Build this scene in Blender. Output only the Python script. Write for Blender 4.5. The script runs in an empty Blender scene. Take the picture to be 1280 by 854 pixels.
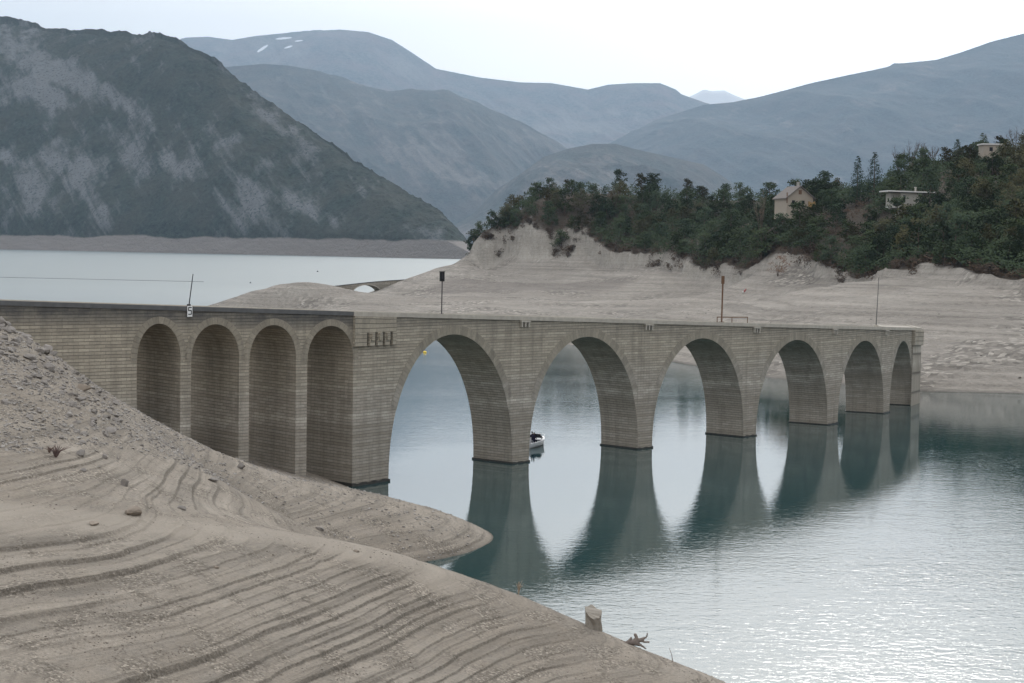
import bpy, bmesh, math, random
import numpy as np
from mathutils import Vector, Matrix
random.seed(7); rng = np.random.default_rng(11)
S = bpy.context.scene; COL = S.collection
PI = math.pi
# ------------------------------------------------------------------ camera model (metres)
F = 2200.; HC = 23.; YH = 310.; ROLL = math.radians(.9); TH = math.atan2(427-YH, F)
_c, _s = math.cos(ROLL), math.sin(ROLL)
R0 = np.array([1, 0, 0.]); FW = np.array([0, math.cos(TH), -math.sin(TH)]); U0 = np.array([0, math.sin(TH), math.cos(TH)])
RR = _c*R0+_s*U0; UU = -_s*R0+_c*U0
CAM = np.array([0, 0, HC])
def ray(px, py): return FW*F+RR*(px-640)-UU*(py-427)
def P(px, py, z): d = ray(px, py); return CAM+d*((z-HC)/d[2])
def Q(px, py, Y): d = ray(px, py); return CAM+d*(Y/d[1])
def proj(p):
    v = np.asarray(p, float)-CAM; k = v@FW
    return 640+F*(v@RR)/k, 427-F*(v@UU)/k
def zat(x, y, py):
    w = F*UU-(427-py)*FW
    return float(HC-(w[0]*x+w[1]*y)/w[2])
# ------------------------------------------------------------------ numpy noise
_T = rng.random((256, 256))
def vnoise(x, y, seed=0):
    x = np.asarray(x, float)+seed*17.31; y = np.asarray(y, float)+seed*9.77
    xi = np.floor(x).astype(int); yi = np.floor(y).astype(int); fx = x-xi; fy = y-yi
    fx = fx*fx*(3-2*fx); fy = fy*fy*(3-2*fy)
    g = lambda a, b: _T[a & 255, b & 255]
    return (g(xi, yi)*(1-fx)+g(xi+1, yi)*fx)*(1-fy)+(g(xi, yi+1)*(1-fx)+g(xi+1, yi+1)*fx)*fy
def fbm(x, y, o=4, seed=0, gain=.5):
    a = 1; t = 0; s = 0
    for i in range(o):
        s = s+a*(vnoise(x*2**i, y*2**i, seed+i*3)-.5)*2; t += a; a *= gain
    return s/t
def ridged(x, y, o=4, seed=0):
    a = 1; t = 0; s = 0
    for i in range(o):
        s = s+a*(1-np.abs(vnoise(x*2**i, y*2**i, seed+i*3)-.5)*2); t += a; a *= .5
    return s/t
def sstep(a, b, x): t = np.clip((x-a)/(b-a), 0, 1); return t*t*(3-2*t)
class TPS:
    def __init__(self, pts, reg=1e-3, sc=50.):
        p = np.array(pts, float); self.p = p[:, :2]/sc; self.sc = sc; n = len(p)
        K = self.k(self.p, self.p)+np.eye(n)*reg
        M = np.zeros((n+3, n+3)); M[:n, :n] = K; M[:n, n] = 1; M[:n, n+1:] = self.p
        M[n:, :n] = M[:n, n:].T
        self.w = np.linalg.solve(M, np.concatenate([p[:, 2], [0, 0, 0]]))
    @staticmethod
    def k(a, b):
        r2 = ((a[:, None]-b[None])**2).sum(2)+1e-12
        return .5*r2*np.log(r2)
    def __call__(self, x, y):
        sh = np.shape(x); q = np.stack([np.ravel(x), np.ravel(y)], 1)/self.sc; out = np.empty(len(q)); n = len(self.p)
        for i in range(0, len(q), 40000):
            b = q[i:i+40000]; out[i:i+40000] = self.k(b, self.p)@self.w[:n]+self.w[n]+b@self.w[n+1:]
        return out.reshape(sh)
class Grid:
    def __init__(s, f, x0, x1, y0, y1, st):
        s.x0, s.y0, s.st = x0, y0, st; X, Y = np.meshgrid(np.arange(x0, x1+st, st), np.arange(y0, y1+st, st)); s.g = f(X, Y); s.n = s.g.shape
    def __call__(s, x, y):
        u = np.clip((np.asarray(x)-s.x0)/s.st, 0, s.n[1]-1.001); v = np.clip((np.asarray(y)-s.y0)/s.st, 0, s.n[0]-1.001); i = u.astype(int); j = v.astype(int); a = u-i; b = v-j; g = s.g
        return (g[j, i]*(1-a)+g[j, i+1]*a)*(1-b)+(g[j+1, i]*(1-a)+g[j+1, i+1]*a)*b
# ------------------------------------------------------------------ object helpers
def tag(o, label=None, cat=None, group=None, kind=None):
    if label: o['label'] = label
    if cat: o['category'] = cat
    if group: o['group'] = group
    if kind: o['kind'] = kind
    return o
def empty(name, loc=(0, 0, 0), rz=0):
    o = bpy.data.objects.new(name, None); COL.objects.link(o); o.location = loc; o.rotation_euler = (0, 0, rz)
    o.empty_display_size = .3; return o
def mesh_obj(name, me, mat=None, parent=None):
    o = bpy.data.objects.new(name, me); COL.objects.link(o)
    if mat and not me.materials: me.materials.append(mat)
    if parent: o.parent = parent
    return o
def grid_obj(name, X, Y, Z, mat, attrs=None, smooth=True):
    n, m = X.shape
    co = np.stack([X, Y, Z], 2).reshape(-1, 3).astype(np.float32)
    idx = np.arange(n*m).reshape(n, m)
    q = np.stack([idx[:-1, :-1], idx[:-1, 1:], idx[1:, 1:], idx[1:, :-1]], 2).reshape(-1, 4)
    me = bpy.data.meshes.new(name); me.vertices.add(n*m); me.vertices.foreach_set('co', co.ravel())
    me.loops.add(q.size); me.loops.foreach_set('vertex_index', q.ravel().astype(np.int32))
    me.polygons.add(len(q)); me.polygons.foreach_set('loop_start', np.arange(0, q.size, 4, dtype=np.int32))
    try: me.polygons.foreach_set('loop_total', np.full(len(q), 4, dtype=np.int32))
    except Exception: pass
    me.update(calc_edges=True)
    if me.polygons[0].normal.z < 0: me.flip_normals()
    if smooth: me.polygons.foreach_set('use_smooth', np.ones(len(q), bool))
    for k, v in (attrs or {}).items():
        a = me.attributes.new(k, 'FLOAT', 'POINT'); a.data.foreach_set('value', np.asarray(v, np.float32).ravel())
    return mesh_obj(name, me, mat)
class MB:
    """collects faces; one mesh object when built"""
    def __init__(s): s.v = []; s.f = []; s.uv = []
    def face(s, pts, uvs=None):
        b = len(s.v); s.v += [tuple(map(float, p)) for p in pts]; s.f.append(list(range(b, b+len(pts))))
        s.uv += [tuple(u) for u in uvs] if uvs is not None else [(p[0]+p[1], p[2]) for p in pts]
    def hexa(s, a, b):
        """two quads (lists of 4 points) joined into a box; uv from size"""
        def fc(q):
            q = [np.array(p, float) for p in q]
            u = np.linalg.norm(q[1]-q[0])
            s.face(q, [(q[0][0]*.7+q[0][1]*.7, q[0][2]), (q[0][0]*.7+q[0][1]*.7+u, q[1][2]), (q[0][0]*.7+q[0][1]*.7+u, q[2][2]), (q[0][0]*.7+q[0][1]*.7, q[3][2])])
        fc(a); fc([b[1], b[0], b[3], b[2]])
        for i in range(4):
            j = (i+1) % 4; fc([a[j], a[i], b[i], b[j]])
    def box(s, cx, cy, cz, sx, sy, sz, M=None):
        p = [(cx+i*sx/2, cy+j*sy/2, cz+k*sz/2) for i, j, k in ((-1, -1, -1), (1, -1, -1), (1, -1, 1), (-1, -1, 1), (-1, 1, -1), (1, 1, -1), (1, 1, 1), (-1, 1, 1))]
        if M is not None: p = [tuple(M @ Vector(q)) for q in p]
        s.hexa(p[:4], p[4:])
    def tube(s, pts, rad, n=8, cap=True):
        pts = [Vector(p) for p in pts]; rings = []
        for i, p in enumerate(pts):
            d = (pts[min(i+1, len(pts)-1)]-pts[max(i-1, 0)]).normalized()
            a = d.orthogonal().normalized() if i == 0 else (a-d*a.dot(d)).normalized()
            b = d.cross(a); r = rad[i] if hasattr(rad, '__len__') else rad
            rings.append([p+(a*math.cos(2*PI*k/n)+b*math.sin(2*PI*k/n))*r for k in range(n)])
        for i in range(len(rings)-1):
            for k in range(n):
                k2 = (k+1) % n; s.face([rings[i][k], rings[i][k2], rings[i+1][k2], rings[i+1][k]])
        if cap: s.face(rings[0][::-1]); s.face(rings[-1])
    def mesh(s, name, mat=None, weld=False, smooth=False):
        me = bpy.data.meshes.new(name); me.from_pydata(s.v, [], s.f)
        uv = me.uv_layers.new(name='uv'); uv.data.foreach_set('uv', np.array(s.uv, np.float32).ravel())
        if weld:
            bm = bmesh.new(); bm.from_mesh(me); bmesh.ops.remove_doubles(bm, verts=bm.verts, dist=1e-4)
            bmesh.ops.recalc_face_normals(bm, faces=bm.faces); bm.to_mesh(me); bm.free()
        if smooth: me.polygons.foreach_set('use_smooth', np.ones(len(me.polygons), bool))
        if mat: me.materials.append(mat)
        return me
    def build(s, name, mat, parent=None, **k): return mesh_obj(name, s.mesh(name, mat, **k), None, parent)
# ------------------------------------------------------------------ material helpers
def newmat(name):
    m = bpy.data.materials.new(name); m.use_nodes = True; nt = m.node_tree
    for n in list(nt.nodes): nt.nodes.remove(n)
    out = nt.nodes.new('ShaderNodeOutputMaterial'); b = nt.nodes.new('ShaderNodeBsdfPrincipled')
    nt.links.new(b.outputs[0], out.inputs[0]); b.inputs['Roughness'].default_value = .9
    b.inputs['Specular IOR Level'].default_value = .2
    return m, nt, b
class N:
    def __init__(s, nt): s.nt = nt
    def __call__(s, t, **k):
        n = s.nt.nodes.new('ShaderNode'+t)
        for a, v in k.items():
            if a.startswith('_'): setattr(n, a[1:], v)
            else:
                i = n.inputs[a.replace('__', ' ')] if not a.startswith('i') or not a[1:].isdigit() else n.inputs[int(a[1:])]
                if isinstance(v, bpy.types.NodeSocket): s.nt.links.new(v, i)
                else: i.default_value = v
        return n
    def math(s, op, a, b=0., c=None, clamp=False):
        n = s.nt.nodes.new('ShaderNodeMath'); n.operation = op; n.use_clamp = clamp
        for i, v in enumerate((a, b, c)):
            if v is None: continue
            if isinstance(v, bpy.types.NodeSocket): s.nt.links.new(v, n.inputs[i])
            else: n.inputs[i].default_value = v
        return n.outputs[0]
    def mix(s, f, a, b, mode='MIX'):
        n = s.nt.nodes.new('ShaderNodeMix'); n.data_type = 'RGBA'; n.blend_type = mode
        for i, v in ((0, f), (6, a), (7, b)):
            if isinstance(v, bpy.types.NodeSocket): s.nt.links.new(v, n.inputs[i])
            else: n.inputs[i].default_value = v if i == 0 else (*v[:3], 1)
        return n.outputs[2]
    def ramp(s, f, stops, mode='LINEAR'):
        n = s.nt.nodes.new('ShaderNodeValToRGB'); n.color_ramp.interpolation = mode; e = n.color_ramp.elements
        while len(e) > 1: e.remove(e[-1])
        e[0].position = stops[0][0]; c = stops[0][1]; e[0].color = (*c, 1) if hasattr(c, '__len__') else (c, c, c, 1)
        for p, c in stops[1:]:
            q = e.new(p); q.color = (*c, 1) if hasattr(c, '__len__') else (c, c, c, 1)
        s.nt.links.new(f, n.inputs[0]); return n.outputs[0]
    def noise(s, vec, scale, detail=4, rough=.55, dist=0.):
        n = s.nt.nodes.new('ShaderNodeTexNoise'); s.nt.links.new(vec, n.inputs['Vector'])
        n.inputs['Scale'].default_value = scale; n.inputs['Detail'].default_value = detail; n.inputs['Roughness'].default_value = rough
        n.inputs['Distortion'].default_value = dist; return n.outputs[0]
    def bump(s, h, strength, dist, normal=None):
        n = s.nt.nodes.new('ShaderNodeBump'); s.nt.links.new(h, n.inputs['Height'])
        n.inputs['Strength'].default_value = strength; n.inputs['Distance'].default_value = dist
        if normal is not None: s.nt.links.new(normal, n.inputs['Normal'])
        return n.outputs[0]
    def pos(s, sc=(1, 1, 1)):
        g = s.nt.nodes.new('ShaderNodeNewGeometry'); m = s.nt.nodes.new('ShaderNodeMapping'); m.inputs['Scale'].default_value = sc
        s.nt.links.new(g.outputs['Position'], m.inputs['Vector']); return m.outputs[0]
    def xyz(s, v):
        n = s.nt.nodes.new('ShaderNodeSeparateXYZ'); s.nt.links.new(v, n.inputs[0]); return n.outputs
    def attr(s, name):
        n = s.nt.nodes.new('ShaderNodeAttribute'); n.attribute_name = name; return n.outputs['Fac']
def simple(name, col, rough=.8, var=.25, scale=3., metal=0.):
    m, nt, b = newmat(name); n = N(nt); f = n.noise(n.pos(), scale, 4)
    c = n.mix(f, [x*(1-var) for x in col], [min(1, x*(1+var)) for x in col])
    nt.links.new(c, b.inputs['Base Color']); b.inputs['Roughness'].default_value = rough; b.inputs['Metallic'].default_value = metal
    return m
# ---- shore ground (near bank)
def shore_mat(name, c1, c2, c3, near=True):
    m, nt, b = newmat(name); n = N(nt); p = n.pos(); x, y, z = n.xyz(p)
    big = n.noise(p, .09 if near else .03, 5); med = n.noise(p, .8 if near else .12, 5); fine = n.noise(p, 9. if near else 1.2, 6, .7)
    col = n.mix(n.ramp(big, [(.35, 0.), (.65, 1.)]), c1, c2)
    col = n.mix(n.math('MULTIPLY', n.ramp(med, [(.45, 0.), (.7, 1.)]), .6), col, c3)
    # thin contour strata
    w = n.math('ADD', n.math('MULTIPLY', z, 8. if near else 1.6), n.math('MULTIPLY', n.noise(p, .12 if near else .03, 3), 3.))
    cmb = n.nt.nodes.new('ShaderNodeCombineXYZ'); nt.links.new(w, cmb.inputs[2])
    st = n.noise(cmb.outputs[0], 1., 3, .6)
    col = n.mix(n.math('MULTIPLY', n.ramp(st, [(.40, 1.), (.47, 0.)]), .45), col, [q*.62 for q in c1])
    # gravel speckle
    v = n('TexVoronoi', Vector=p, Scale=11. if near else .9); sp = v.outputs['Color']
    spx = n('SeparateColor', Color=sp).outputs[0]
    gm = n.math('MULTIPLY', n.ramp(n.noise(p, .5 if near else .04, 4), [(.48, 0.), (.6, 1.)]), .75)
    col = n.mix(gm, col, n.ramp(spx, [(0, [q*.45 for q in c1]), (.5, [q*.8 for q in c1]), (.85, c2), (1, [min(.6, q*1.5) for q in c2])]))
    grit = n.noise(p, 5.5 if near else .6, 8, .8); col = n.mix(1., col, n.ramp(grit, [(.32, .66), (.46, .94), (.56, 1.03), (.70, 1.25)]), 'MULTIPLY')
    pat = n.noise(n.pos((.07, .07, 3.2) if near else (.012, .012, .9)), 1., 6, .7); col = n.mix(1., col, n.ramp(pat, [(.34, .76), (.5, 1.), (.66, 1.2)]), 'MULTIPLY')
    if near:
        col = n.mix(n.math('MULTIPLY', n.attr('track'), .6), col, [q*1.12 for q in c2])
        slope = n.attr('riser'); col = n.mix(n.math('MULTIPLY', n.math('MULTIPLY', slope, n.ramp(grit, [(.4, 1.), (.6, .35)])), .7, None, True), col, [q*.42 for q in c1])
    wet = n.ramp(n.math('ADD', z, n.math('MULTIPLY', med, .25)), [(.02, 1.), (.5, 0.)])
    col = n.mix(n.math('MULTIPLY', wet, .7), col, [q*.35 for q in c1])
    nt.links.new(col, b.inputs['Base Color'])
    bn = n.bump(fine, 1., .10 if near else .7)
    bn = n.bump(v.outputs['Distance'], .5, .05 if near else .4, bn)
    bn = n.bump(st, .5, .05 if near else .5, bn)
    nt.links.new(bn, b.inputs['Normal']); b.inputs['Roughness'].default_value = .95
    return m
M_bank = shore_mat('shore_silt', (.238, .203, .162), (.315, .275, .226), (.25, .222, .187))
M_head = shore_mat('pale_silt', (.265, .237, .204), (.325, .295, .256), (.235, .21, .182), False)
# ---- masonry
def stone_mat(name, tint=1., ring=False):
    m, nt, b = newmat(name); n = N(nt); uvn = n('UVMap', _uv_map='uv'); uv = uvn.outputs[0]; p = n.pos(); x, y, z = n.xyz(p)
    br = n('TexBrick', Vector=uv, Scale=1., Mortar__Size=.018, Mortar__Smooth=.4, Bias=0., Brick__Width=1.0 if not ring else .45, Row__Height=.29 if not ring else 1.0)
    br.inputs['Color1'].default_value = (.0, .0, .0, 1); br.inputs['Color2'].default_value = (1, 1, 1, 1); br.inputs['Mortar'].default_value = (.5, .5, .5, 1)
    rnd = n('SeparateColor', Color=br.outputs['Color']).outputs[0]; mortar = br.outputs['Fac']
    nz = n.noise(p, .35, 5); zz = n.math('ADD', z, n.math('MULTIPLY', nz, 2.2))
    band = n.ramp(n.math('DIVIDE', zz, 20.), [(0.02, (.36, .33, .285)), (.12, (.42, .385, .335)), (.33, (.38, .35, .305)), (.38, (.60, .56, .50)), (.42, (.46, .425, .37)), (.47, (.56, .52, .46)), (.54, (.48, .44, .37)), (.60, (.52, .47, .385)), (.8, (.48, .43, .345)), (1., (.42, .385, .325))])
    col = n.mix(n.math('MULTIPLY', rnd, .5), band, (.26, .235, .195))
    # row to row shade, so that courses read from afar
    ux, uy, uz = n.xyz(uv); cmb = n('CombineXYZ', i2=n.math('FLOOR', n.math('DIVIDE', uy, .29)))
    row = n('TexWhiteNoise', _noise_dimensions='3D', Vector=cmb.outputs[0]).outputs['Value']
    col = n.mix(n.math('MULTIPLY', row, .42 if not ring else .12), col, [.19, .165, .13])
    streak = n.noise(n.pos((1.2, 1.2, .12)), 1., 4)
    col = n.mix(n.math('MULTIPLY', n.ramp(streak, [(.48, 0.), (.7, 1.)]), .34), col, (.13, .12, .10))
    if not ring:
        fr = n.math('FRACT', n.math('DIVIDE', uy, .29)); jn = n.ramp(fr, [(0., 1.), (.14, 0.), (.86, 0.), (1., 1.)]); col = n.mix(n.math('MULTIPLY', jn, .55), col, (.10, .092, .08))
    col = n.mix(n.math('MULTIPLY', mortar, .5 if not ring else .35), col, (.10, .09, .075))
    grain = n.noise(p, 6., 5, .7)
    col = n.mix(n.math('MULTIPLY', n.ramp(grain, [(.35, 1.), (.6, 0.)]), .3), col, (.15, .135, .115))
    dk = n.attr('stain'); dkn = n.math('MULTIPLY', dk, n.ramp(n.noise(p, .5, 5, .7), [(.3, .55), (.6, 1.)]))
    col = n.mix(n.math('MULTIPLY', dkn, .8), col, (.055, .057, .062))
    tint *= 1.04; col = n.mix(1., col, (tint*1.0, tint*.985, tint*.955), 'MULTIPLY')
    nt.links.new(col, b.inputs['Base Color'])
    h = n.math('SUBTRACT', 1., mortar); h = n.math('ADD', h, n.math('MULTIPLY', rnd, .35))
    bn = n.bump(h, .9, .06); bn = n.bump(grain, .6, .04, bn); nt.links.new(bn, b.inputs['Normal'])
    return m
M_stone = stone_mat('coursed_stone'); M_ring = stone_mat('voussoir_stone', .72, True)
M_cop = simple('coping_stone', (.40, .365, .31), .9, .3, 1.5)
M_copd = simple('weathered_coping', (.11, .11, .11), .9, .35, 1.5)
M_deck = simple('deck_concrete', (.36, .325, .28), .95, .25, .8)
M_foot = simple('wet_stone', (.045, .042, .036), .5, .5, 3.)
M_hole_shade = simple('drain_hole_shade', (.02, .02, .02), .8, .2)  # near-black colour standing in for the shade inside drain openings
# ---- water
def water_mat():
    m, nt, b = newmat('lake_water'); n = N(nt); p = n.pos(); x, y, z = n.xyz(p)
    b.inputs['IOR'].default_value = 1.36; b.inputs['Specular IOR Level'].default_value = .5
    nt.links.new(n.ramp(n.math('DIVIDE', y, 2000.), [(.05, .162), (.11, .155), (.2, .17), (.35, .25)]), n('Math', _operation='MULTIPLY').inputs[0]); mm = [q for q in nt.nodes if q.type == 'MATH'][-1]; mm.inputs[1].default_value = 10.; nt.links.new(mm.outputs[0], b.inputs['IOR'])
    col = n.mix(n.noise(p, .02, 3), (.014, .042, .046), (.020, .056, .058)); nt.links.new(col, b.inputs['Base Color'])
    # ripples: wind-roughened lower right, calm lee around the bridge, roughened again behind it
    a = n.math('ADD', y, n.math('MULTIPLY', x, -1.25))                 # distance measure across the lee
    wob = n.math('MULTIPLY', n.math('SUBTRACT', n.noise(p, .03, 3), .5), 46.)
    a2 = n.math('ADD', a, wob)
    near = n.ramp(n.math('DIVIDE', n.math('ADD', a2, 100.), 400.), [(.40, 1.), (.58, .24), (.66, .15), (.74, .18), (.95, .42), (1., .42)])
    w1 = n.noise(n.pos((.8, 1., 1.)), 1.7, 3, .55, .4); w2 = n.noise(n.pos((.55, 1., 1.)), .42, 2, .5, .3); w3 = n.noise(n.pos((.7, 1., 1.)), 4.5, 2, .5)
    h = n.math('ADD', n.math('MULTIPLY', w1, .085), n.math('ADD', n.math('MULTIPLY', w2, .07), n.math('MULTIPLY', w3, .022)))
    gust = n.ramp(n.noise(n.pos((.5, 1, 1)), .045, 3), [(.3, .45), (.65, 1.)])
    bp = n('Bump', Height=h, Distance=1.0); nt.links.new(n.math('MULTIPLY', n.math('MULTIPLY', near, gust), .5), bp.inputs['Strength'])
    nt.links.new(bp.outputs[0], b.inputs['Normal'])
    far = n.ramp(n.math('DIVIDE', y, 2000.), [(.12, .02), (.2, .10), (.3, .3), (.5, .5)])
    rough = n.math('MAXIMUM', n.math('MULTIPLY', near, .03), far); nt.links.new(n.math('MAXIMUM', rough, .01), b.inputs['Roughness'])
    return m
M_water = water_mat()
# ------------------------------------------------------------------ near bank heightfield
K = []
def k3(lst):
    for px, py, z in lst: q = P(px, py, z); K.append((q[0], q[1], z))
k3([(0,755,9.3),(200,735,9),(300,705,9),(0,815,8.4),(250,790,8),(400,735,8),(490,700,8),(200,854,7.2),(400,790,7),(530,735,7.),
    (400,854,6),(540,790,6),(645,740,6),(560,854,5),(660,800,5),(735,782,5),(700,854,4.2),(830,838,4),(900,856,3.6),
    (0,640,11),(130,642,10.6),(250,655,9.7),(370,668,8.9),(460,684,8.2),(0,690,10.2),(120,690,10.0),
    (0,600,11.7),(100,600,11.3),(200,625,10.0),(300,645,8.2),(100,560,12.2),(0,540,13),(0,470,15.2),(0,402,17.4),(50,438,15.7),
    (100,476,13.7),(150,502,11.5),(200,529,9.4),(250,556,7),(300,581,4.8),(383,601,2.),(420,607,.9),(470,618,.6),(550,640,.6),(600,657,.5),
    (617,676,0),(400,640,3.4),(300,620,6.6),(450,660,2.1),(500,665,1.7),(555,674,1.1),(600,690,-.15),(570,699,-.2),(640,680,-1.2)])
def w(px, Y, z): q = ray(px, 400); K.append((q[0]/q[1]*Y, Y, z))
for px, Y, z in [(370,118,2.2),(460,118,-.6),(540,118,-1.5),(540,104,3.0),(640,104,-.6),(640,120,-3),(740,100,-1.),(800,96,-1.2),(915,90,-1.),(915,105,-4),(740,118,-4),(1100,70,-1.5),(1100,100,-5),
                 (700,160,-5),(600,160,-3.5),(500,185,-3),(-200,130,18.5),(-200,100,17),(-200,75,12.5),(-200,55,9.5),(-500,80,16),(-500,120,21),(-500,50,9.5),
                 (0,148,13.5),(100,152,10.),(170,158,7),(240,163,4.2),(311,168,2.4),(383,172,.8),(440,176,-1.),(300,195,-2),(100,190,0),(-100,160,15),(-100,200,3),(0,230,-4),(-400,200,8),(200,230,-5),(-400,260,-4),
                 (0,45,6.6),(400,45,4.2),(800,45,2.),(1200,45,-1),(1300,65,-2.5)]: w(px, Y, z)
tps_bank = Grid(TPS(K, 2e-3, 50.), -150, 90, 36, 240, .8)
def bank_z(x, y, detail=True):
    z = tps_bank(x, y); z = np.maximum(z, -6.)
    if not detail: return z
    rub = sstep(0, 1, (-(x)/y*1.0-.17+(y-95)*.006)*4)*sstep(92, 108, y)         # rubble slope at the far left
    z = z+fbm(x/11, y/11, 3, 1)*.13+fbm(x/2.4, y/2.4, 3, 5)*.022*(1+5*rub)
    amp = np.clip(.7+fbm(x/14, y/14, 3, 9)*1.3, .12, 1)*(1-rub*.8)
    zz = z+fbm(x/9, y/9, 2, 21)*.06+fbm(x/1.3, y/1.3, 3, 25)*.028
    hz_ = np.random.default_rng(5).random(400)
    def stepf(zz, st, sh):
        q = zz/st; wq = .35+1.0*hz_[np.clip(np.floor(q).astype(int)+60, 0, 399)]; f = q-np.floor(q); r = 1-np.power(1-np.clip(f/.86, 0, 1), 1.0)*1.0
        g = np.where(f < .92, f*sh/.92, sh+(f-.92)/.08*(1-sh)); return (g-f)*st*wq
    amp1 = amp*sstep(10.9, 9.9, z)
    z = z+stepf(zz+.42*np.sin(zz*1.9), .66, .62)*amp1*np.clip(.85+fbm(x/17, y/17, 2, 52)*1.2, .55, 1)+stepf(zz+.11, .21, .5)*np.clip(.45+fbm(x/9, y/9, 2, 29)*1.6, .1, 1)*(1-rub)*.8
    return z
def bank_grid():
    a0 = [-.62, -.40, -.30]; az = np.concatenate([np.linspace(-.62, -.31, 60)[:-1], np.linspace(-.31, .16, 820), np.linspace(.16, .36, 60)[1:]])
    yy = np.concatenate([np.linspace(44, 54, 40)[:-1], 1/np.linspace(1/54, 1/176, 900), np.linspace(176, 235, 50)[1:]])
    A, Y = np.meshgrid(az, yy); X = A*Y; Z = bank_z(X, Y)
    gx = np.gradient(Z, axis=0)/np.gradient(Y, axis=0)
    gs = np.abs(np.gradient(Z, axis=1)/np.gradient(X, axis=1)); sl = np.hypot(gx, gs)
    tr_ = np.array([P(*q)[:2] for q in [(-120, 634, 11.3), (0, 641, 11.), (130, 648, 10.6), (250, 660, 9.7), (370, 674, 8.7), (450, 692, 8.1), (520, 712, 7.4)]]); dm = np.full(X.shape, 99.)
    for a, b in zip(tr_[:-1], tr_[1:]):
        ab = b-a; t = np.clip(((X-a[0])*ab[0]+(Y-a[1])*ab[1])/(ab@ab), 0, 1); dm = np.minimum(dm, np.hypot(X-a[0]-t*ab[0], Y-a[1]-t*ab[1]))
    track = sstep(3.2, 1.2, dm+fbm(X/2, Y/2, 2, 44)*.8)
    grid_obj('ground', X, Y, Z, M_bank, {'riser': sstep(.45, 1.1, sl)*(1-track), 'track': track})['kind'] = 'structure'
bank_grid()
X, Y = np.meshgrid(np.linspace(-60, 60, 90), np.linspace(-60, 47, 80))
Z = np.where(Y > 4, 21.3-(Y-4)*.62, 21.3)+fbm(X/8, Y/8, 3, 3)*.4; Zb = tps_bank(X, np.maximum(Y, 42))-.12
Z = np.maximum(Z, np.where(Y > 34, Zb, -2.)); 
g = grid_obj('ground', X, Y, Z, M_bank, {'riser': X*0}); g['kind'] = 'structure'
def ground_hit(px, py, y0=48, y1=200):
    for k in range(14):
        q = ground_hit_(px, py+k*1.5, y0, y1)
        if q is not None: return q
def ground_hit_(px, py, y0, y1):
    d = ray(px, py); Ys = np.linspace(y0, y1, 3000); xs = d[0]/d[1]*Ys; zs = HC+d[2]/d[1]*Ys
    g = bank_z(xs, Ys); ok = (g > zs) & (g > .1); i = np.argmax(ok)
    if not ok.any(): return None
    return np.array([xs[i], Ys[i], g[i]])
# ------------------------------------------------------------------ headland heightfield
K = []
k3([(1280,493,0),(1150,490,0),(1050,482,0),(965,473,0),(860,457,0),(760,438,0),(560,417,0),(440,404,0),(340,391,0),(1400,500,0)])
def w2(px, py, Y): q = Q(px, py, Y); K.append((q[0], q[1], q[2]))
for t in [(380,356,600),(430,371,620),(330,368,600),(300,380,640),(510,356,740),(480,377,660),(455,373,640),(560,345,720),(575,330,770),(550,385,540),(640,378,560),(700,365,640),
          (700,348,720),(640,338,760),(760,345,690),(620,328,785),(850,345,650),(930,350,610),(800,375,560),(850,385,500),(900,380,540),
          (930,398,395),(990,376,425),(1050,356,455),(1110,346,475),(1180,350,440),(1280,362,400),(1280,430,320),(1150,440,330),(1100,400,370),(1200,395,365),(1030,430,345),
          (1400,365,390),(1040,367,495),(1000,374,515),(985,352,548),(900,330,650),(1067,335,535),
          (990,268,618),(990,310,585),(1140,272,560),(1140,310,520),(1280,300,455),(1280,240,520),(930,290,660),(1040,262,625)]: w2(*t)
for px, py, Y, th in [(1280,160,650,11),(1400,130,660,11),(1150,186,680,11),(1070,214,700,11),(1000,236,720,11),(950,248,730,11),(900,246,740,10),(800,250,760,10),(740,252,770,10),
                      (680,254,780,8),(650,260,790,8),(610,280,800,7),(592,304,815,7)]:
    q = Q(px, py, Y); K.append((q[0], q[1], q[2]-th))
def w3(px, Y, z): q = ray(px, 400); K.append((q[0]/q[1]*Y, Y, z))
for t in [(1280,255,-4),(1150,255,-4),(965,285,-4),(860,310,-5),(760,350,-5),(560,420,-5),(440,460,-5),(300,520,-5),(200,600,-5),(230,700,-4),(300,760,-5),(400,760,-4),(400,900,-6),
          (480,830,-3),(560,850,-5),(560,1000,-8),(640,950,-4),(800,920,20),(950,900,30),(1150,860,45),(1280,860,52),(1400,860,50),(640,1050,-8),(800,1050,-4),(1000,1050,5),(1300,1050,20),(1500,700,65),(1500,450,25),(1500,320,2)]: w3(*t)
tps_head = Grid(TPS(K, 1e-4, 100.), -230, 470, 245, 1090, 2.5)
def head_raw(x, y): return np.maximum(tps_head(x, y), -8.)
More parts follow.
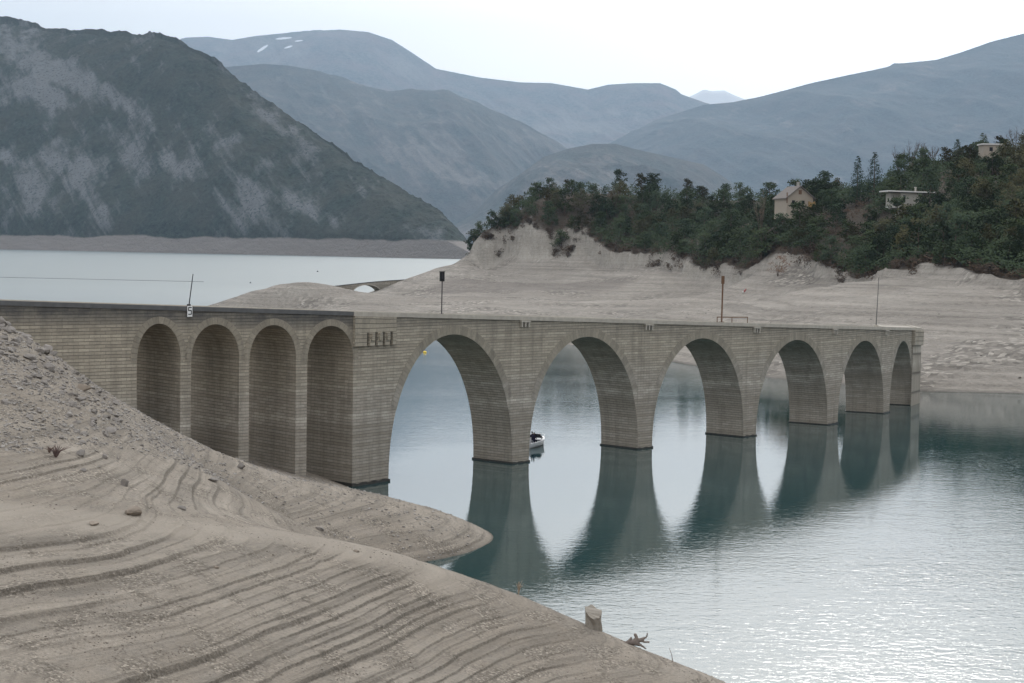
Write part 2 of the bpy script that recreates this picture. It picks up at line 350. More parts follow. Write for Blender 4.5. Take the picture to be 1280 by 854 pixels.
# tree line: distance (Y) as a function of pixel column
TLx = np.array([560, 590, 605, 620, 660, 700, 730, 760, 800, 850, 900, 930, 980, 1040, 1060, 1110, 1180, 1280, 1400])
TLy = np.array([830, 800, 790, 788, 775, 752, 752, 720, 700, 655, 628, 605, 570, 530, 508, 472, 442, 396, 380.])
def col_of(x, y): return 640+F*(x/y)*1.0006
def treeline(x, y): return np.interp(col_of(x, y), TLx, TLy)
def head_z(x, y):
    z = head_raw(x, y); c = col_of(x, y); d = y-treeline(x, y)+fbm(x/12, y/12, 4, 31)*7+(vnoise(x/9., y/30., 41)-.5)*9
    # eroded bank: a cliff at the edge of the wood
    hgt = np.interp(c, [580, 600, 640, 700, 745, 770, 850, 920, 1000, 1060, 1280], [0, 9, 8.5, 8, 8.5, 6.5, 4.5, 3.5, 2.5, 2.5, 1.5])
    cut = sstep(0, 3.2, d)*np.exp(-np.maximum(d-3, 0)/45)-.0
    z = z+hgt*cut*.75-hgt*.25*np.exp(-((d+6)/12)**2)
    gul = ridged(x/7., y/40., 3, 55)-.6
    z = z+gul*np.exp(-((d-1)/6)**2)*4.5
    z = z+fbm(x/30, y/30, 4, 33)*1.0*sstep(-2, 6, z)+fbm(x/6, y/6, 4, 37)*.32*sstep(-1, 4, z)+sstep(0, 8, d)*fbm(x/10, y/10, 3, 61)*.8
    q = z/1.15+fbm(x/40, y/40, 2, 43)*.8; f = q-np.floor(q)
    st = (np.where(f < .8, f*.45/.8, .45+(f-.8)/.2*.55)-f)*1.15
    return z+st*np.where(d < -2, 1, 0)*sstep(17, 11, z)*1.0*sstep(620,460,y)
def head_grid():
    az = np.linspace(-.2, .42, 760); yy = np.concatenate([np.linspace(250, 430, 150)[:-1], np.linspace(430, 830, 330), np.linspace(830, 1080, 40)[1:]])
    A, Y = np.meshgrid(az, yy); X = A*Y; Z = head_z(X, Y)
    d = Y-treeline(X, Y)+fbm(X/12, Y/12, 4, 31)*7+(vnoise(X/9., Y/30., 41)-.5)*9+fbm(X/5, Y/5, 3, 71)*2.
    # old road shelf: a darker flat band
    rd = np.array([Q(px, py, Yq)[:2] for px, py, Yq in [(585, 356, 690), (640, 358, 690), (700, 361, 675), (738, 366, 660)]]); dm = np.full(X.shape, 99.)
    for a, b in zip(rd[:-1], rd[1:]):
        ab = b-a; t = np.clip(((X-a[0])*ab[0]+(Y-a[1])*ab[1])/(ab@ab), 0, 1); dm = np.minimum(dm, np.hypot(X-a[0]-t*ab[0], Y-a[1]-t*ab[1]))
    gx = np.gradient(Z, axis=0)/np.gradient(Y, axis=0); cl_ = sstep(.35, .8, np.abs(gx))*sstep(3, 8, Z)
    rd_ = sstep(22, 14, dm+fbm(X/20, Y/20, 3, 83)*6)
    grid_obj('ground', X, Y, Z, M_headland, {'road': rd_, 'cliff': cl_, 'wood': sstep(4.5, 9, d)})['kind'] = 'structure'
def headland_mat():
    m = M_head.copy(); m.name = 'headland_silt_and_litter'; nt = m.node_tree; n = N(nt); b = [q for q in nt.nodes if q.type == 'BSDF_PRINCIPLED'][0]
    src = b.inputs['Base Color'].links[0].from_socket; p = n.pos()
    lit = n.mix(n.noise(p, .15, 4), (.055, .045, .035), (.10, .08, .06))
    x, y, z = n.xyz(p)
    src = n.mix(n.math('MULTIPLY', n.attr('road'), .55), src, (.15, .13, .115))
    src = n.mix(n.math('MULTIPLY', n.attr('cliff'), .75), src, n.mix(n.noise(n.pos((1, .3, .12)), .9, 5, .7), (.25, .225, .19), (.50, .465, .41)))
    ctrl = n.mix(n.attr('wood'), src, lit); nt.links.new(ctrl, b.inputs['Base Color']); return m
M_headland = headland_mat()
head_grid()
def head_hit(px, py, y0=300, y1=900):
    d = ray(px, py); Ys = np.linspace(y0, y1, 4000); xs = d[0]/d[1]*Ys; zs = HC+d[2]/d[1]*Ys
    g = head_z(xs, Ys); i = np.argmax(g > zs)
    return np.array([xs[i], Ys[i], g[i]]) if (g > zs).any() else None
# ------------------------------------------------------------------ water sheet
mb = MB(); mb.face([(-17000, -400, 0), (17000, -400, 0), (17000, 26000, 0), (-17000, 26000, 0)])
mb.build('water', M_water)['kind'] = 'structure'
# ------------------------------------------------------------------ mountains
def mount_mat(name, forest, scree, sc, scree_bias, snow=False, ring=False):
    m, nt, b = newmat(name); n = N(nt); p = n.pos()
    f1 = n.noise(n.pos((1, 1, .35)), .004*sc, 6, .6, .6); f2 = n.noise(n.pos((1, .5, .5)), .025*sc, 5, .65); att = n.attr('scree')
    k = n.math('ADD', n.math('ADD', n.math('MULTIPLY', f1, 1.0), n.math('MULTIPLY', f2, .75)), n.math('MULTIPLY', att, .5))
    sx_, sy_, sz_ = n.xyz(p); strk = n.noise(n('CombineXYZ', i0=n.math('ADD', sx_, n.math('MULTIPLY', sz_, .9)), i1=n.math('MULTIPLY', sy_, .15), i2=n.math('MULTIPLY', sz_, .12)).outputs[0], .022*sc, 5, .7, .3); k = n.math('ADD', k, n.math('MULTIPLY', n.math('SUBTRACT', strk, .5), 1.1)); mask = n.ramp(n.math('MULTIPLY', k, .5), [(scree_bias*.5, 0.), (scree_bias*.5+.12, 1.)])
    tre = n.noise(p, .11*sc, 4, .8); fcol = n.mix(n.ramp(tre, [(.38, 0.), (.62, 1.)]), [q*.35 for q in forest], [q*1.9 for q in forest])
    brown = n.ramp(n.noise(p, .012*sc, 4), [(.4, 0.), (.65, 1.)]); fcol = n.mix(n.math('MULTIPLY', brown, .5), fcol, (forest[0]*3., forest[1]*1.9, forest[2]*1.9))
    scol = n.mix(n.noise(p, .05*sc, 5, .7), [q*.7 for q in scree], [q*1.25 for q in scree])
    spots = n.ramp(n.noise(p, .16*sc, 3, .6), [(.55, 0.), (.62, .75)]); scol = n.mix(spots, scol, forest)
    col = n.mix(mask, fcol, scol)
    if ring:
        x, y, z = n.xyz(p); zz = n.math('ADD', z, n.math('MULTIPLY', n.math('SUBTRACT', n.noise(p, .01, 4), .5), 22.))
        rk = n.ramp(n.math('DIVIDE', zz, 100.), [(.33, 1.), (.37, 0.)])
        rc = n.mix(n.noise(n.pos((.2, .2, 2.)), .12, 4), (.20, .175, .155), (.33, .29, .26)); col = n.mix(rk, col, rc)
    if snow: col = n.mix(n.ramp(n.math('ADD', n.attr('snow'), n.math('MULTIPLY', n.noise(p, .006, 5, .7), .6)), [(.78, 0.), (.86, 1.)]), col, (.85, .86, .88))
    nt.links.new(col, b.inputs['Base Color']); nt.links.new(n.bump(tre, .8, 9./sc), b.inputs['Normal']); return m
def mountain(name, sil, Zb, Zr, mat, nx, ny, amp, fq, blobs=(), snow=(), prof=.85, rough=0., foot=0.):
    sx = [q[0] for q in sil]; sy = [q[1] for q in sil]; cols = np.linspace(sx[0], sx[-1], nx)
    Zbf = lambda c: np.interp(c, *Zb) if isinstance(Zb, tuple) else np.full_like(c, Zb)
    Zrf = lambda c: np.interp(c, *Zr) if isinstance(Zr, tuple) else np.full_like(c, Zr)
    ctr = cols; syi = np.interp(cols, sx, sy); d = FW[None]*F+RR[None]*(cols[:, None]-640)-UU[None]*(syi[:, None]-427)
    az = d[:, 0]/d[:, 1]; zr = HC+d[:, 2]/d[:, 1]*Zrf(cols); zr = np.maximum(zr, 2)
    t = np.concatenate([np.linspace(0, .03, 8)[:-1], np.linspace(.03, 1, ny), np.linspace(1, 1.6, ny//5)[1:]])
    T, A = np.meshgrid(t, az, indexing='ij'); B = Zbf(cols)[None]; Rr = Zrf(cols)[None]; Yy = B+(Rr-B)*T; Xx = A*Yy
    pr = np.where(T <= 1, np.power(np.clip(T, 0, 1), prof), 1-(T-1)*.9)
    Zz = zr[None]*pr
    if foot: Zz = np.where(T < 1.5, foot*sstep(0, .035, T)*np.clip(zr[None]/80, 0, 1)+(zr[None]-foot*np.clip(zr[None]/80, 0, 1))*pr, Zz)
    env = np.clip(np.sin(PI*np.clip(T, 0, 1))**.7, 0, 1)+np.where(T > 1, .5, 0); hs = np.clip(zr[None]/300, .05, 1.5)
    Zz = Zz+(ridged((Xx+Yy*.35)*fq, (Yy*.35-Xx*.1)*fq, 6, 77)-.62)*amp*env*hs
    if rough: Zz = Zz+np.clip(fbm(Xx/14, Yy/14, 3, 5), 0, 1)*rough*sstep(foot+4, foot+16, Zz)+fbm(Xx/60, Yy/60, 3, 8)*rough*.8*sstep(foot, foot+60, Zz)
    def blobf(bl):
        o = np.zeros_like(Xx); k = Xx/Yy; el = (Zz-HC)/Yy
        for px, py, rx, ry, ang, v in bl:
            r = ray(px, py); dx = (k-r[0]/r[1])*F; dy = -(el-r[2]/r[1])*F; ca, sa = math.cos(ang), math.sin(ang)
            u = (dx*ca+dy*sa)/rx; q = (-dx*sa+dy*ca)/ry; o = np.maximum(o, v*np.exp(-(u*u+q*q)))
        return o
    o = grid_obj(name, Xx, Yy, Zz, mat, {'scree': blobf(blobs), 'snow': blobf(snow)}); o['kind'] = 'structure'; return o
Mm1 = mount_mat('pine_and_scree_slope', (.020, .030, .022), (.145, .15, .15), 1., .95, ring=True)
Mm2 = mount_mat('wooded_ridge', (.035, .045, .038), (.15, .135, .12), .45, .96)
Mm3 = mount_mat('far_snowy_ridge', (.07, .075, .065), (.20, .185, .16), .2, .95, snow=True)
Mm4 = mount_mat('far_wooded_ridge', (.032, .042, .036), (.16, .14, .12), .3, .98)
mountain('hills', [(-420,90),(-250,50),(-100,35),(0,31),(20,33),(50,37),(75,42),(100,43),(150,45),(200,48),(225,56),(260,76),(300,101),(350,136),(400,172),(440,203),(480,223),(520,247),(550,264),(570,284),(588,305),(600,318)],
    ([-420, 0, 570, 600], [4400, 4210, 3380, 3340]), ([-420, 0, 400, 560, 600], [5600, 5300, 4050, 3560, 3400]), Mm1, 760, 420, 135, 1/420., rough=6, foot=30,
    blobs=[(60,85,60,18,.5,.9),(130,118,60,16,.55,.9),(50,115,45,16,.3,.9),(105,215,28,45,.4,.55),(130,260,50,18,.6,.4),(40,245,26,40,.5,.55),(170,180,25,50,-.5,.6),(215,205,36,14,.4,.6),(300,255,50,18,.3,.45),(330,240,40,10,.5,.5),(400,270,60,12,.4,.4),(70,205,20,14,0,.5),(0,190,30,10,.5,.5),(380,175,30,6,.65,.5),(350,160,20,6,.6,.5)], prof=.8)
mountain('hills', [(250,150),(280,84),(330,80),(360,82),(400,89),(440,104),(490,115),(530,113),(560,114),(600,131),(650,156),(700,181),(730,200),(800,240),(880,290)],
    10500, 13600, Mm2, 420, 200, 190, 1/900., blobs=[(560,200,60,25,.5,.5),(600,225,50,14,.6,.6),(500,190,40,20,.4,.35),(640,240,40,12,.4,.5),(450,130,50,8,.2,.4)], prof=.8)
mountain('hills', [(540,300),(590,268),(640,225),(680,196),(710,186),(740,180),(770,180),(800,188),(850,199),(880,206),(900,218),(925,236),(960,262),(1000,300)],
    7600, 9800, Mm2, 360, 160, 150, 1/600., blobs=[(700,230,30,16,-.4,.45),(640,260,30,8,-.4,.4),(590,290,20,10,0,.4),(760,215,30,10,.4,.35)], prof=.85)
mountain('hills', [(600,250),(680,220),(740,190),(770,175),(820,150),(880,131),(915,128),(950,121),(985,112),(1010,105),(1060,94),(1090,88),(1130,79),(1170,75),(1200,66),(1240,52),(1280,42),(1400,10),(1600,5),(1750,60)],
    12500, 17500, Mm4, 420, 180, 260, 1/1300., prof=.8)
mountain('hills', [(120,110),(200,60),(232,47),(260,46),(290,50),(320,45),(350,42),(390,39),(425,37),(460,40),(490,50),(515,66),(545,86),(575,92),(600,97),(650,103),(690,104),(735,112),(760,106),(790,104),(825,104),(845,112),(852,118),(880,128),(900,136),(960,170),(1050,230)],
    17500, 22800, Mm3, 460, 180, 380, 1/2000., prof=.8,
    blobs=[(505,82,30,14,.7,.8),(520,92,20,8,.7,.8),(700,160,60,6,0,.5),(740,140,60,5,0,.5)],
    snow=[(328,61,11,2.,-.6,1.),(355,48,13,1.5,-.1,1.),(374,51,7,1.2,-.1,.9),(360,59,8,1.6,-.3,.85),(738,183,14,2,0,1),(816,155,5,2.5,0,1.1)])
mountain('hills', [(820,150),(862,121),(880,112),(890,114),(905,113),(918,119),(935,126),(980,140)], 23500, 25500, simple('distant_snow', (.86, .86, .86), .9, .15, .002), 80, 30, 200, 1/2500.)
# ------------------------------------------------------------------ the viaduct
Wp = [(446,606.5),(485,602),(640,580),(661,579),(797,561),(815,560),(929,544.6),(945,544.5),(1034,531),(1047,530.3),(1104,517.7),(1111.7,517),(1139.5,505),(1147.5,504.5)]
Wx = np.array([P(a, b, 0) for a, b in Wp]); cub = np.polyfit(Wx[:, 0], Wx[:, 1], 3)
x0 = Wx[0, 0]; y0 = np.polyval(cub, x0); la = math.radians(41)
pl = [(x0-math.cos(la)*k, y0-math.sin(la)*k) for k in np.arange(70, .2, -.5)]
xs = np.linspace(x0, Wx[-1, 0]+.35, 400); pl += [(x, np.polyval(cub, x)) for x in xs]
ea = math.radians(80); ex, ey = pl[-1]; ENDI = len(pl)-1
pl += [(ex+math.cos(ea)*k, ey+math.sin(ea)*k) for k in np.arange(.5, 34, .5)]
pl = np.array(pl); sl = np.concatenate([[0], np.cumsum(np.linalg.norm(np.diff(pl, axis=0), axis=1))]); S_END = sl[ENDI]; S_MAX = sl[-1]
tx = np.gradient(pl, axis=0); ker = np.ones(9)/9
tx = np.stack([np.convolve(np.pad(tx[:, i], 4, 'edge'), ker, 'valid') for i in (0, 1)], 1); tx /= np.linalg.norm(tx, axis=1)[:, None]
def C(s): return np.array([np.interp(s, sl, pl[:, 0]), np.interp(s, sl, pl[:, 1])])
def T_(s): t = np.array([np.interp(s, sl, tx[:, 0]), np.interp(s, sl, tx[:, 1])]); return t/np.linalg.norm(t)
def pt(s, d, z): c = C(s); t = T_(s); return (c[0]-t[1]*d, c[1]+t[0]*d, z)      # d > 0: back from the front face
def s_of(px, py=None, z=8., d=0.):
    ss = np.linspace(0, S_END, 4000); tq = np.stack([np.interp(ss, sl, tx[:, 0]), np.interp(ss, sl, tx[:, 1])], 1); c = np.stack([np.interp(ss, sl, pl[:, 0])-tq[:, 1]*d, np.interp(ss, sl, pl[:, 1])+tq[:, 0]*d, np.full(4000, z)], 1)
    v = c-CAM; q = 640+F*(v@RR)/(v@FW); return float(np.interp(px, q, ss))
topx = np.array([0, 170, 440, 565, 734, 877, 995, 1079, 1150.]); topy = np.array([377, 380, 389, 393, 398.5, 402.5, 405.5, 408, 410])
_ss = np.array([s_of(a, z=15) for a in topx[:-1]]); _zz = np.array([zat(*C(a), b) for a, b in zip(_ss, topy[:-1])]); dz = np.polyfit(_ss, _zz, 2)
def deck(s): return float(np.polyval(dz, min(s, S_END))-.03*max(0, s-S_END))
TH_B = 5.6
br = empty('stone_viaduct', (C(s_of(486, z=0))[0], C(s_of(486, z=0))[1], 0))
tag(br, 'long curved stone railway viaduct crossing the water on tall arches', 'viaduct')
def bpart(mbx, name, mat, stain=None, **k):
    me = mbx.mesh(name, mat, **k)
    a = me.attributes.new('stain', 'FLOAT', 'POINT')
    if stain is not None:
        co = np.empty(len(me.vertices)*3, np.float32); me.vertices.foreach_get('co', co); co = co.reshape(-1, 3)
        a.data.foreach_set('value', np.array([stain(p) for p in co], np.float32))
    o = mesh_obj(name, me, None, br); o.matrix_parent_inverse = Matrix.Translation(-br.location); return o
# openings: (sL, sR, z centre, apex z, z bottom)
OP = []
for (l, r, ax_, ay) in [(171,225.5,196,404.6),(238.7,299,268.8,405.4),(311.5,370,341.5,406.4),(384,441.5,411.6,407.4)]:
    a, b_ = s_of(l, z=12), s_of(r, z=12); sm = (a+b_)/2; zs = zat(*C(a), 452); OP.append((a, b_, zs, zat(*C(sm), ay), -2.5, False))
for (l, r, ay) in [(485.5,640,418),(661,797,421),(815,929,423),(945,1034,425),(1047,1104,426),(1111.7,1139.5,426.5)]:
    a, b_ = s_of(l, z=0), s_of(r, z=0); sm = (a+b_)/2; OP.append((a, b_, 0.3, zat(*C(sm), ay), -2.5, True))
NC = 40
def curve(o):
    a, b_, zc, za, zb, _ = o; m = (a+b_)/2; h = (b_-a)/2
    pts = [(a, zb), (a, (zb+zc)/2)] if True else []
    n_low = max(1, int((zc-zb)/1.0)); pts = [(a, zb+(zc-zb)*i/n_low) for i in range(n_low)]
    for i in range(NC+1):
        th = PI-PI*i/NC; pts.append((m+h*math.cos(th), zc+(za-zc)*math.sin(th)**.93))
    pts += [(b_, zc-(zc-zb)*i/n_low) for i in range(1, n_low+1)]
    return pts
body = MB()
def wallquad(s0, s1, zl0, zl1, zu0, zu1, d, back=False):
    p = [pt(s0, d, zl0), pt(s1, d, zl1), pt(s1, d, zu1), pt(s0, d, zu0)]; uv = [(s0, zl0), (s1, zl1), (s1, zu1), (s0, zu0)]
    if back: p = p[::-1]; uv = uv[::-1]
    body.face(p, uv)
dlow = 0.
def dk(s): return deck(s)-.38-dlow
def wallcol(s0, s1, f0, f1, d, back):   # column between s0 and s1 from lower f0/f1 up to the coping, split in height for stain
    u0, u1 = dk(s0), dk(s1); b0, b1 = min(f0, u0-.2), min(f1, u1-.2)
    cuts0 = [b0]+[u0-q for q in (1.7, 1.1, .5) if u0-q > b0+.05 and u1-q > b1+.05]+[u0]; cuts1 = [b1]+[u1-q for q in (1.7, 1.1, .5) if u0-q > b0+.05 and u1-q > b1+.05]+[u1]
    for i in range(len(cuts0)-1): wallquad(s0, s1, cuts0[i], cuts1[i], cuts0[i+1], cuts1[i+1], d, back)
TH_L = 8.9
for d, back in ((0, False), (TH_B, True), (TH_L, True)):
    cur = 0.; dlow = .7 if d == TH_L else 0.
    for o in OP if d != TH_L else OP[:4]:
        cv = curve(o); n = max(1, int((o[0]-cur)/1.5)+1); ss = np.linspace(cur, o[0], n+1)
        for i in range(n): wallcol(ss[i], ss[i+1], -2.5, -2.5, d, back)
        for i in range(len(cv)-1):
            if cv[i+1][0]-cv[i][0] > 1e-6: wallcol(cv[i][0], cv[i+1][0], cv[i][1], cv[i+1][1], d, back)
        cur = o[1]
    SE = S_MAX if d != TH_L else OP[3][1]+1.2
    ss = np.linspace(cur, SE, 30)
    for i in range(29): wallcol(ss[i], ss[i+1], -2.5, -2.5, d, back)
dlow = 0.
se = OP[3][1]+1.2; ss = np.linspace(0, se, 24)
for i in range(23): body.face([pt(ss[i], TH_B, deck(ss[i])-1.08), pt(ss[i+1], TH_B, deck(ss[i+1])-1.08), pt(ss[i+1], TH_L, deck(ss[i+1])-1.08), pt(ss[i], TH_L, deck(ss[i])-1.08)])
body.face([pt(se, TH_B, -2.5), pt(se, TH_L, -2.5), pt(se, TH_L, deck(se)-1.08), pt(se, TH_B, deck(se)-1.08)])
for o in OP:                                             # soffits and jambs
    cv = curve(o); acc = 0.
    nd = 6; TD = TH_B if o[5] else TH_L
    for i in range(len(cv)-1):
        (s0, z0), (s1, z1) = cv[i], cv[i+1]; L = math.hypot(s1-s0, z1-z0)
        for j in range(nd):
            d0, d1 = TD*j/nd, TD*(j+1)/nd
            v0, v1 = (z0, z1) if abs(s1-s0) < 1e-6 else (acc, acc+L)
            body.face([pt(s0, d1, z0), pt(s1, d1, z1), pt(s1, d0, z1), pt(s0, d0, z0)], [(d1+o[0], v0), (d1+o[0], v1), (d0+o[0], v1), (d0+o[0], v0)])
        acc += L
for s0 in (0., S_MAX):
    body.face([pt(s0, 0, -2.5), pt(s0, TH_B, -2.5), pt(s0, TH_B, dk(s0)), pt(s0, 0, dk(s0))], [(0, -2.5), (TH_B, -2.5), (TH_B, 15), (0, 15)])
sA = s_of(441, z=15); zA = deck(sA)
def stainf(p):
    # distance below deck, stronger on the left arcade
    i = np.argmin((pl[:, 0]-p[0])**2+(pl[:, 1]-p[1])**2); s = sl[i]; dd = dk(s)-p[2]
    top = max(0., 1-dd/1.75) if dd < 1.75 else 0.
    return min(1, top*1.6)*(1.0 if s < sA+.3 else .3)
bpart(body, 'wall', M_stone, stainf, weld=False)
for o in OP:                                            # voussoir rings, 3 cm proud
    m_ = MB(); a, b_, zc, za, zb, big = o; m0 = (a+b_)/2; h = (b_-a)/2; wd = .95 if big else .62; pr = -.03; acc = 0; last = None
    for i in range(NC+1):
        th = PI-PI*i/NC; s_i = m0+h*math.cos(th); z_i = zc+(za-zc)*math.sin(th)**.93
        nx_, nz_ = math.cos(th)*(za-zc), math.sin(th)*h; L = math.hypot(nx_, nz_); nx_ /= L; nz_ /= L
        if z_i < (6.5 if big else zc-.1): last = None; continue
        cur_ = (s_i, z_i, s_i+nx_*wd, z_i+nz_*wd)
        if last:
            dL = math.hypot(cur_[0]-last[0], cur_[1]-last[1])
            A_, B_, C_, D_ = (last[0], last[1]), (cur_[0], cur_[1]), (cur_[2], cur_[3]), (last[2], last[3])
            m_.face([pt(*A_[:1], pr, A_[1]), pt(B_[0], pr, B_[1]), pt(C_[0], pr, C_[1]), pt(D_[0], pr, D_[1])][::-1], [(acc, 0.02), (acc+dL, 0.02), (acc+dL, .98), (acc, .98)][::-1])
            m_.face([pt(D_[0], pr, D_[1]), pt(C_[0], pr, C_[1]), pt(C_[0], .02, C_[1]), pt(D_[0], .02, D_[1])])
            m_.face([pt(B_[0], pr, B_[1]), pt(A_[0], pr, A_[1]), pt(A_[0], .02, A_[1]), pt(B_[0], .02, B_[1])])
            acc += dL
        last = cur_
    bpart(m_, 'arch_ring', M_ring)
def strip(mbx, s0, s1, d0, d1, zf0, zf1, step=1.5):
    n = max(1, int((s1-s0)/step)); ss = np.linspace(s0, s1, n+1)
    for i in range(n):
        a, b_ = ss[i], ss[i+1]
        A = [pt(a, d0, zf0(a)), pt(b_, d0, zf0(b_)), pt(b_, d0, zf1(b_)), pt(a, d0, zf1(a))]; B = [pt(a, d1, zf0(a)), pt(b_, d1, zf0(b_)), pt(b_, d1, zf1(b_)), pt(a, d1, zf1(a))]
        mbx.face(A, [(a, 0), (b_, 0), (b_, 1), (a, 1)]); mbx.face(B[::-1]); mbx.face([A[3], A[2], B[2], B[3]]); mbx.face([A[1], A[0], B[0], B[1]])
        if i == 0: mbx.face([A[0], A[3], B[3], B[0]])
        if i == n-1: mbx.face([A[2], A[1], B[1], B[2]])
m_ = MB(); strip(m_, 0, sA, -.12, .42, lambda s: deck(s)-.38, deck); bpart(m_, 'coping', M_copd)
m_ = MB(); strip(m_, sA+.01, S_MAX, -.16, .42, lambda s: deck(s)-.42, deck); bpart(m_, 'coping', M_cop)
m_ = MB(); strip(m_, 0, S_MAX, TH_B-.42, TH_B+.14, lambda s: deck(s)-.38, deck); bpart(m_, 'coping', M_cop)
m_ = MB(); strip(m_, 0, S_MAX, .42, TH_B-.42, lambda s: deck(s)-.6, lambda s: deck(s)-.10); bpart(m_, 'deck', M_deck)
# footings
for i in range(4, len(OP)):
    a = OP[i][1]; b_ = OP[i+1][0] if i+1 < len(OP) else S_END
    m_ = MB(); strip(m_, a-.10, b_+.10, -.10, TH_B+.10, lambda s: -.6, lambda s: .16+.05*math.sin(s*5), .4); bpart(m_, 'pier_footing', M_foot)
a = OP[3][1]; b_ = OP[4][0]
m_ = MB(); strip(m_, a-.1, b_+.10, -.15, TH_B+.10, lambda s: -.6, lambda s: .26+.06*math.sin(s*4), .4); bpart(m_, 'pier_footing', M_foot)
# pilaster with drain slots over the big pier
sP0, sP1 = s_of(441, z=14), s_of(492.5, z=14); zP = zat(*C(sP0), 433.5)
ztop = lambda s: deck(s)-.43
m_ = MB(); sl_s = [s_of(q, z=14) for q in (457.5, 467.3, 476.8, 486.3)]; hw = .2; zs1 = zat(*C(sl_s[1]), 415.5)
strip(m_, sP0, sP1, -.32, -.003, lambda s: zs1, ztop, 9)
edges = [sP0]+[q for s_ in sl_s for q in (s_-hw, s_+hw)]+[sP1]
for i in range(0, len(edges), 2): strip(m_, edges[i], edges[i+1], -.32, -.003, lambda s: zP, lambda s: zs1+.002, 9)
bpart(m_, 'pilaster', M_stone)
for s_ in sl_s:
    m_ = MB(); strip(m_, s_-hw+.003, s_+hw-.003, -.05, -.006, lambda s: zP+.05, lambda s: zs1-.003, 9); bpart(m_, 'drain_slot_shade', M_hole_shade)  # dark box painted as the shade inside each slot
for i in range(3):
    c_ = (sl_s[i]+sl_s[i+1])/2; m_ = MB(); strip(m_, c_-.22, c_+.22, -.48, -.323, lambda s: zs1-.75, lambda s: zs1-.05, 9); bpart(m_, 'corbel', M_stone)
# end pilaster
sE0, sE1 = s_of(1140, z=10), S_END+.35
m_ = MB(); strip(m_, sE0, sE1, -.5, -.003, lambda s: deck(s)-2.7, ztop, 9); strip(m_, sE0+.1, S_END, -.14, -.004, lambda s: -1., lambda s: deck(s)-2.72, 9); bpart(m_, 'pilaster', M_stone)
# drains under the coping
for q in (655, 810, 945, 1043, 1108):
    s_ = s_of(q, z=14); wq = .75
    m_ = MB(); strip(m_, s_-wq, s_+wq, -.30, -.003, lambda s: deck(s)-.62, lambda s: deck(s)-.44, 9)
    for k in (-1, 0, 1): strip(m_, s_+k*.55-.09, s_+k*.55+.09, -.27, -.004, lambda s: deck(s)-1.15, lambda s: deck(s)-.623, 9)
    sc_ = bpart(m_, 'scupper', M_cop)
    m_ = MB()
    for k in (-.5, .5): strip(m_, s_+k*.55-.17, s_+k*.55+.17, -.03, -.002, lambda s: deck(s)-1.12, lambda s: deck(s)-.63, 9)
    bpart(m_, 'drain_slot_shade', M_hole_shade)  # dark boxes between the brackets, shade of the holes put in as colour
# ------------------------------------------------------------------ posts on the deck
M_dark = simple('dark_steel', (.035, .032, .035), .6, .3, 5.); M_rust = simple('rusty_steel', (.13, .075, .045), .85, .5, 6.)
M_grey = simple('grey_steel', (.10, .095, .09), .6, .3, 5.); M_white = simple('white_paint', (.75, .75, .73), .6, .08, 4.); M_black = simple('black_paint', (.015, .015, .015), .6, .1)
def post_at(px, pbot, d): 
    s_ = s_of(px, z=14); return s_, pt(s_, d, deck(s_)-.1)
# leaning rod with the number plate
s_ = s_of(237.5, z=17.3); b0 = np.array(pt(s_, .2, deck(s_))); e = empty('marker_rod', b0)
tag(e, 'thin leaning steel rod standing on the viaduct above the number plate', 'rod')
top = Q(241.3, 342.5, b0[1]); m_ = MB(); m_.tube([(0, 0, 0), tuple((top-b0)*.5), tuple(top-b0)], [.05, .045, .035], 8); m_.build('rod', M_dark, e)
m_ = MB(); m_.box(0, 0, .1, .3, .3, .2); m_.build('socket', M_dark, e)
s2 = s_of(235.8, z=17); t2 = T_(s2); p2 = np.array(pt(s2, -.2, deck(s2)-.42)); ang = math.atan2(t2[1], t2[0])
e = empty('number_plate', p2, ang); tag(e, 'small white plate with a black 5 hung on the viaduct edge', 'sign')
m_ = MB(); m_.box(0, 0, 0, .5, .04, .95); m_.build('plate', M_white, e)
def seg(mbx, x, z, sx, sz): mbx.box(x, -.03, z, sx, .012, sz)
m_ = MB(); seg(m_, 0, .34, .34, .08); seg(m_, -.14, .20, .08, .22); seg(m_, 0, .07, .34, .08); seg(m_, .14, -.10, .08, .27); seg(m_, 0, -.26, .34, .08); m_.build('digit', M_black, e)
# sign post with two box panels
s_ = s_of(552, z=16, d=TH_B-.9); b0 = np.array(pt(s_, TH_B-.9, deck(s_)-.1)); e = empty('beacon_post', b0, math.atan2(T_(s_)[1], T_(s_)[0])-.5)
tag(e, 'dark post with a black box lantern on the viaduct deck over the first big arch', 'beacon')
Hh = zat(b0[0], b0[1], 338.5)-b0[2]
m_ = MB(); m_.tube([(0, 0, 0), (.02, 0, Hh-.6)], .06, 8); m_.build('post', M_dark, e)
m_ = MB(); m_.box(0, 0, Hh-.62, .46, .3, 1.0); m_.box(0, 0, Hh-.08, .56, .4, .05); lb = m_.build('lantern_box', M_black, e)
m_ = MB(); m_.box(0, -.16, Hh-.55, .14, .02, .6); m_.build('lens', M_dark, e)
m_ = MB(); m_.box(0, 0, .04, .35, .35, .08); m_.build('base_plate', M_dark, e)
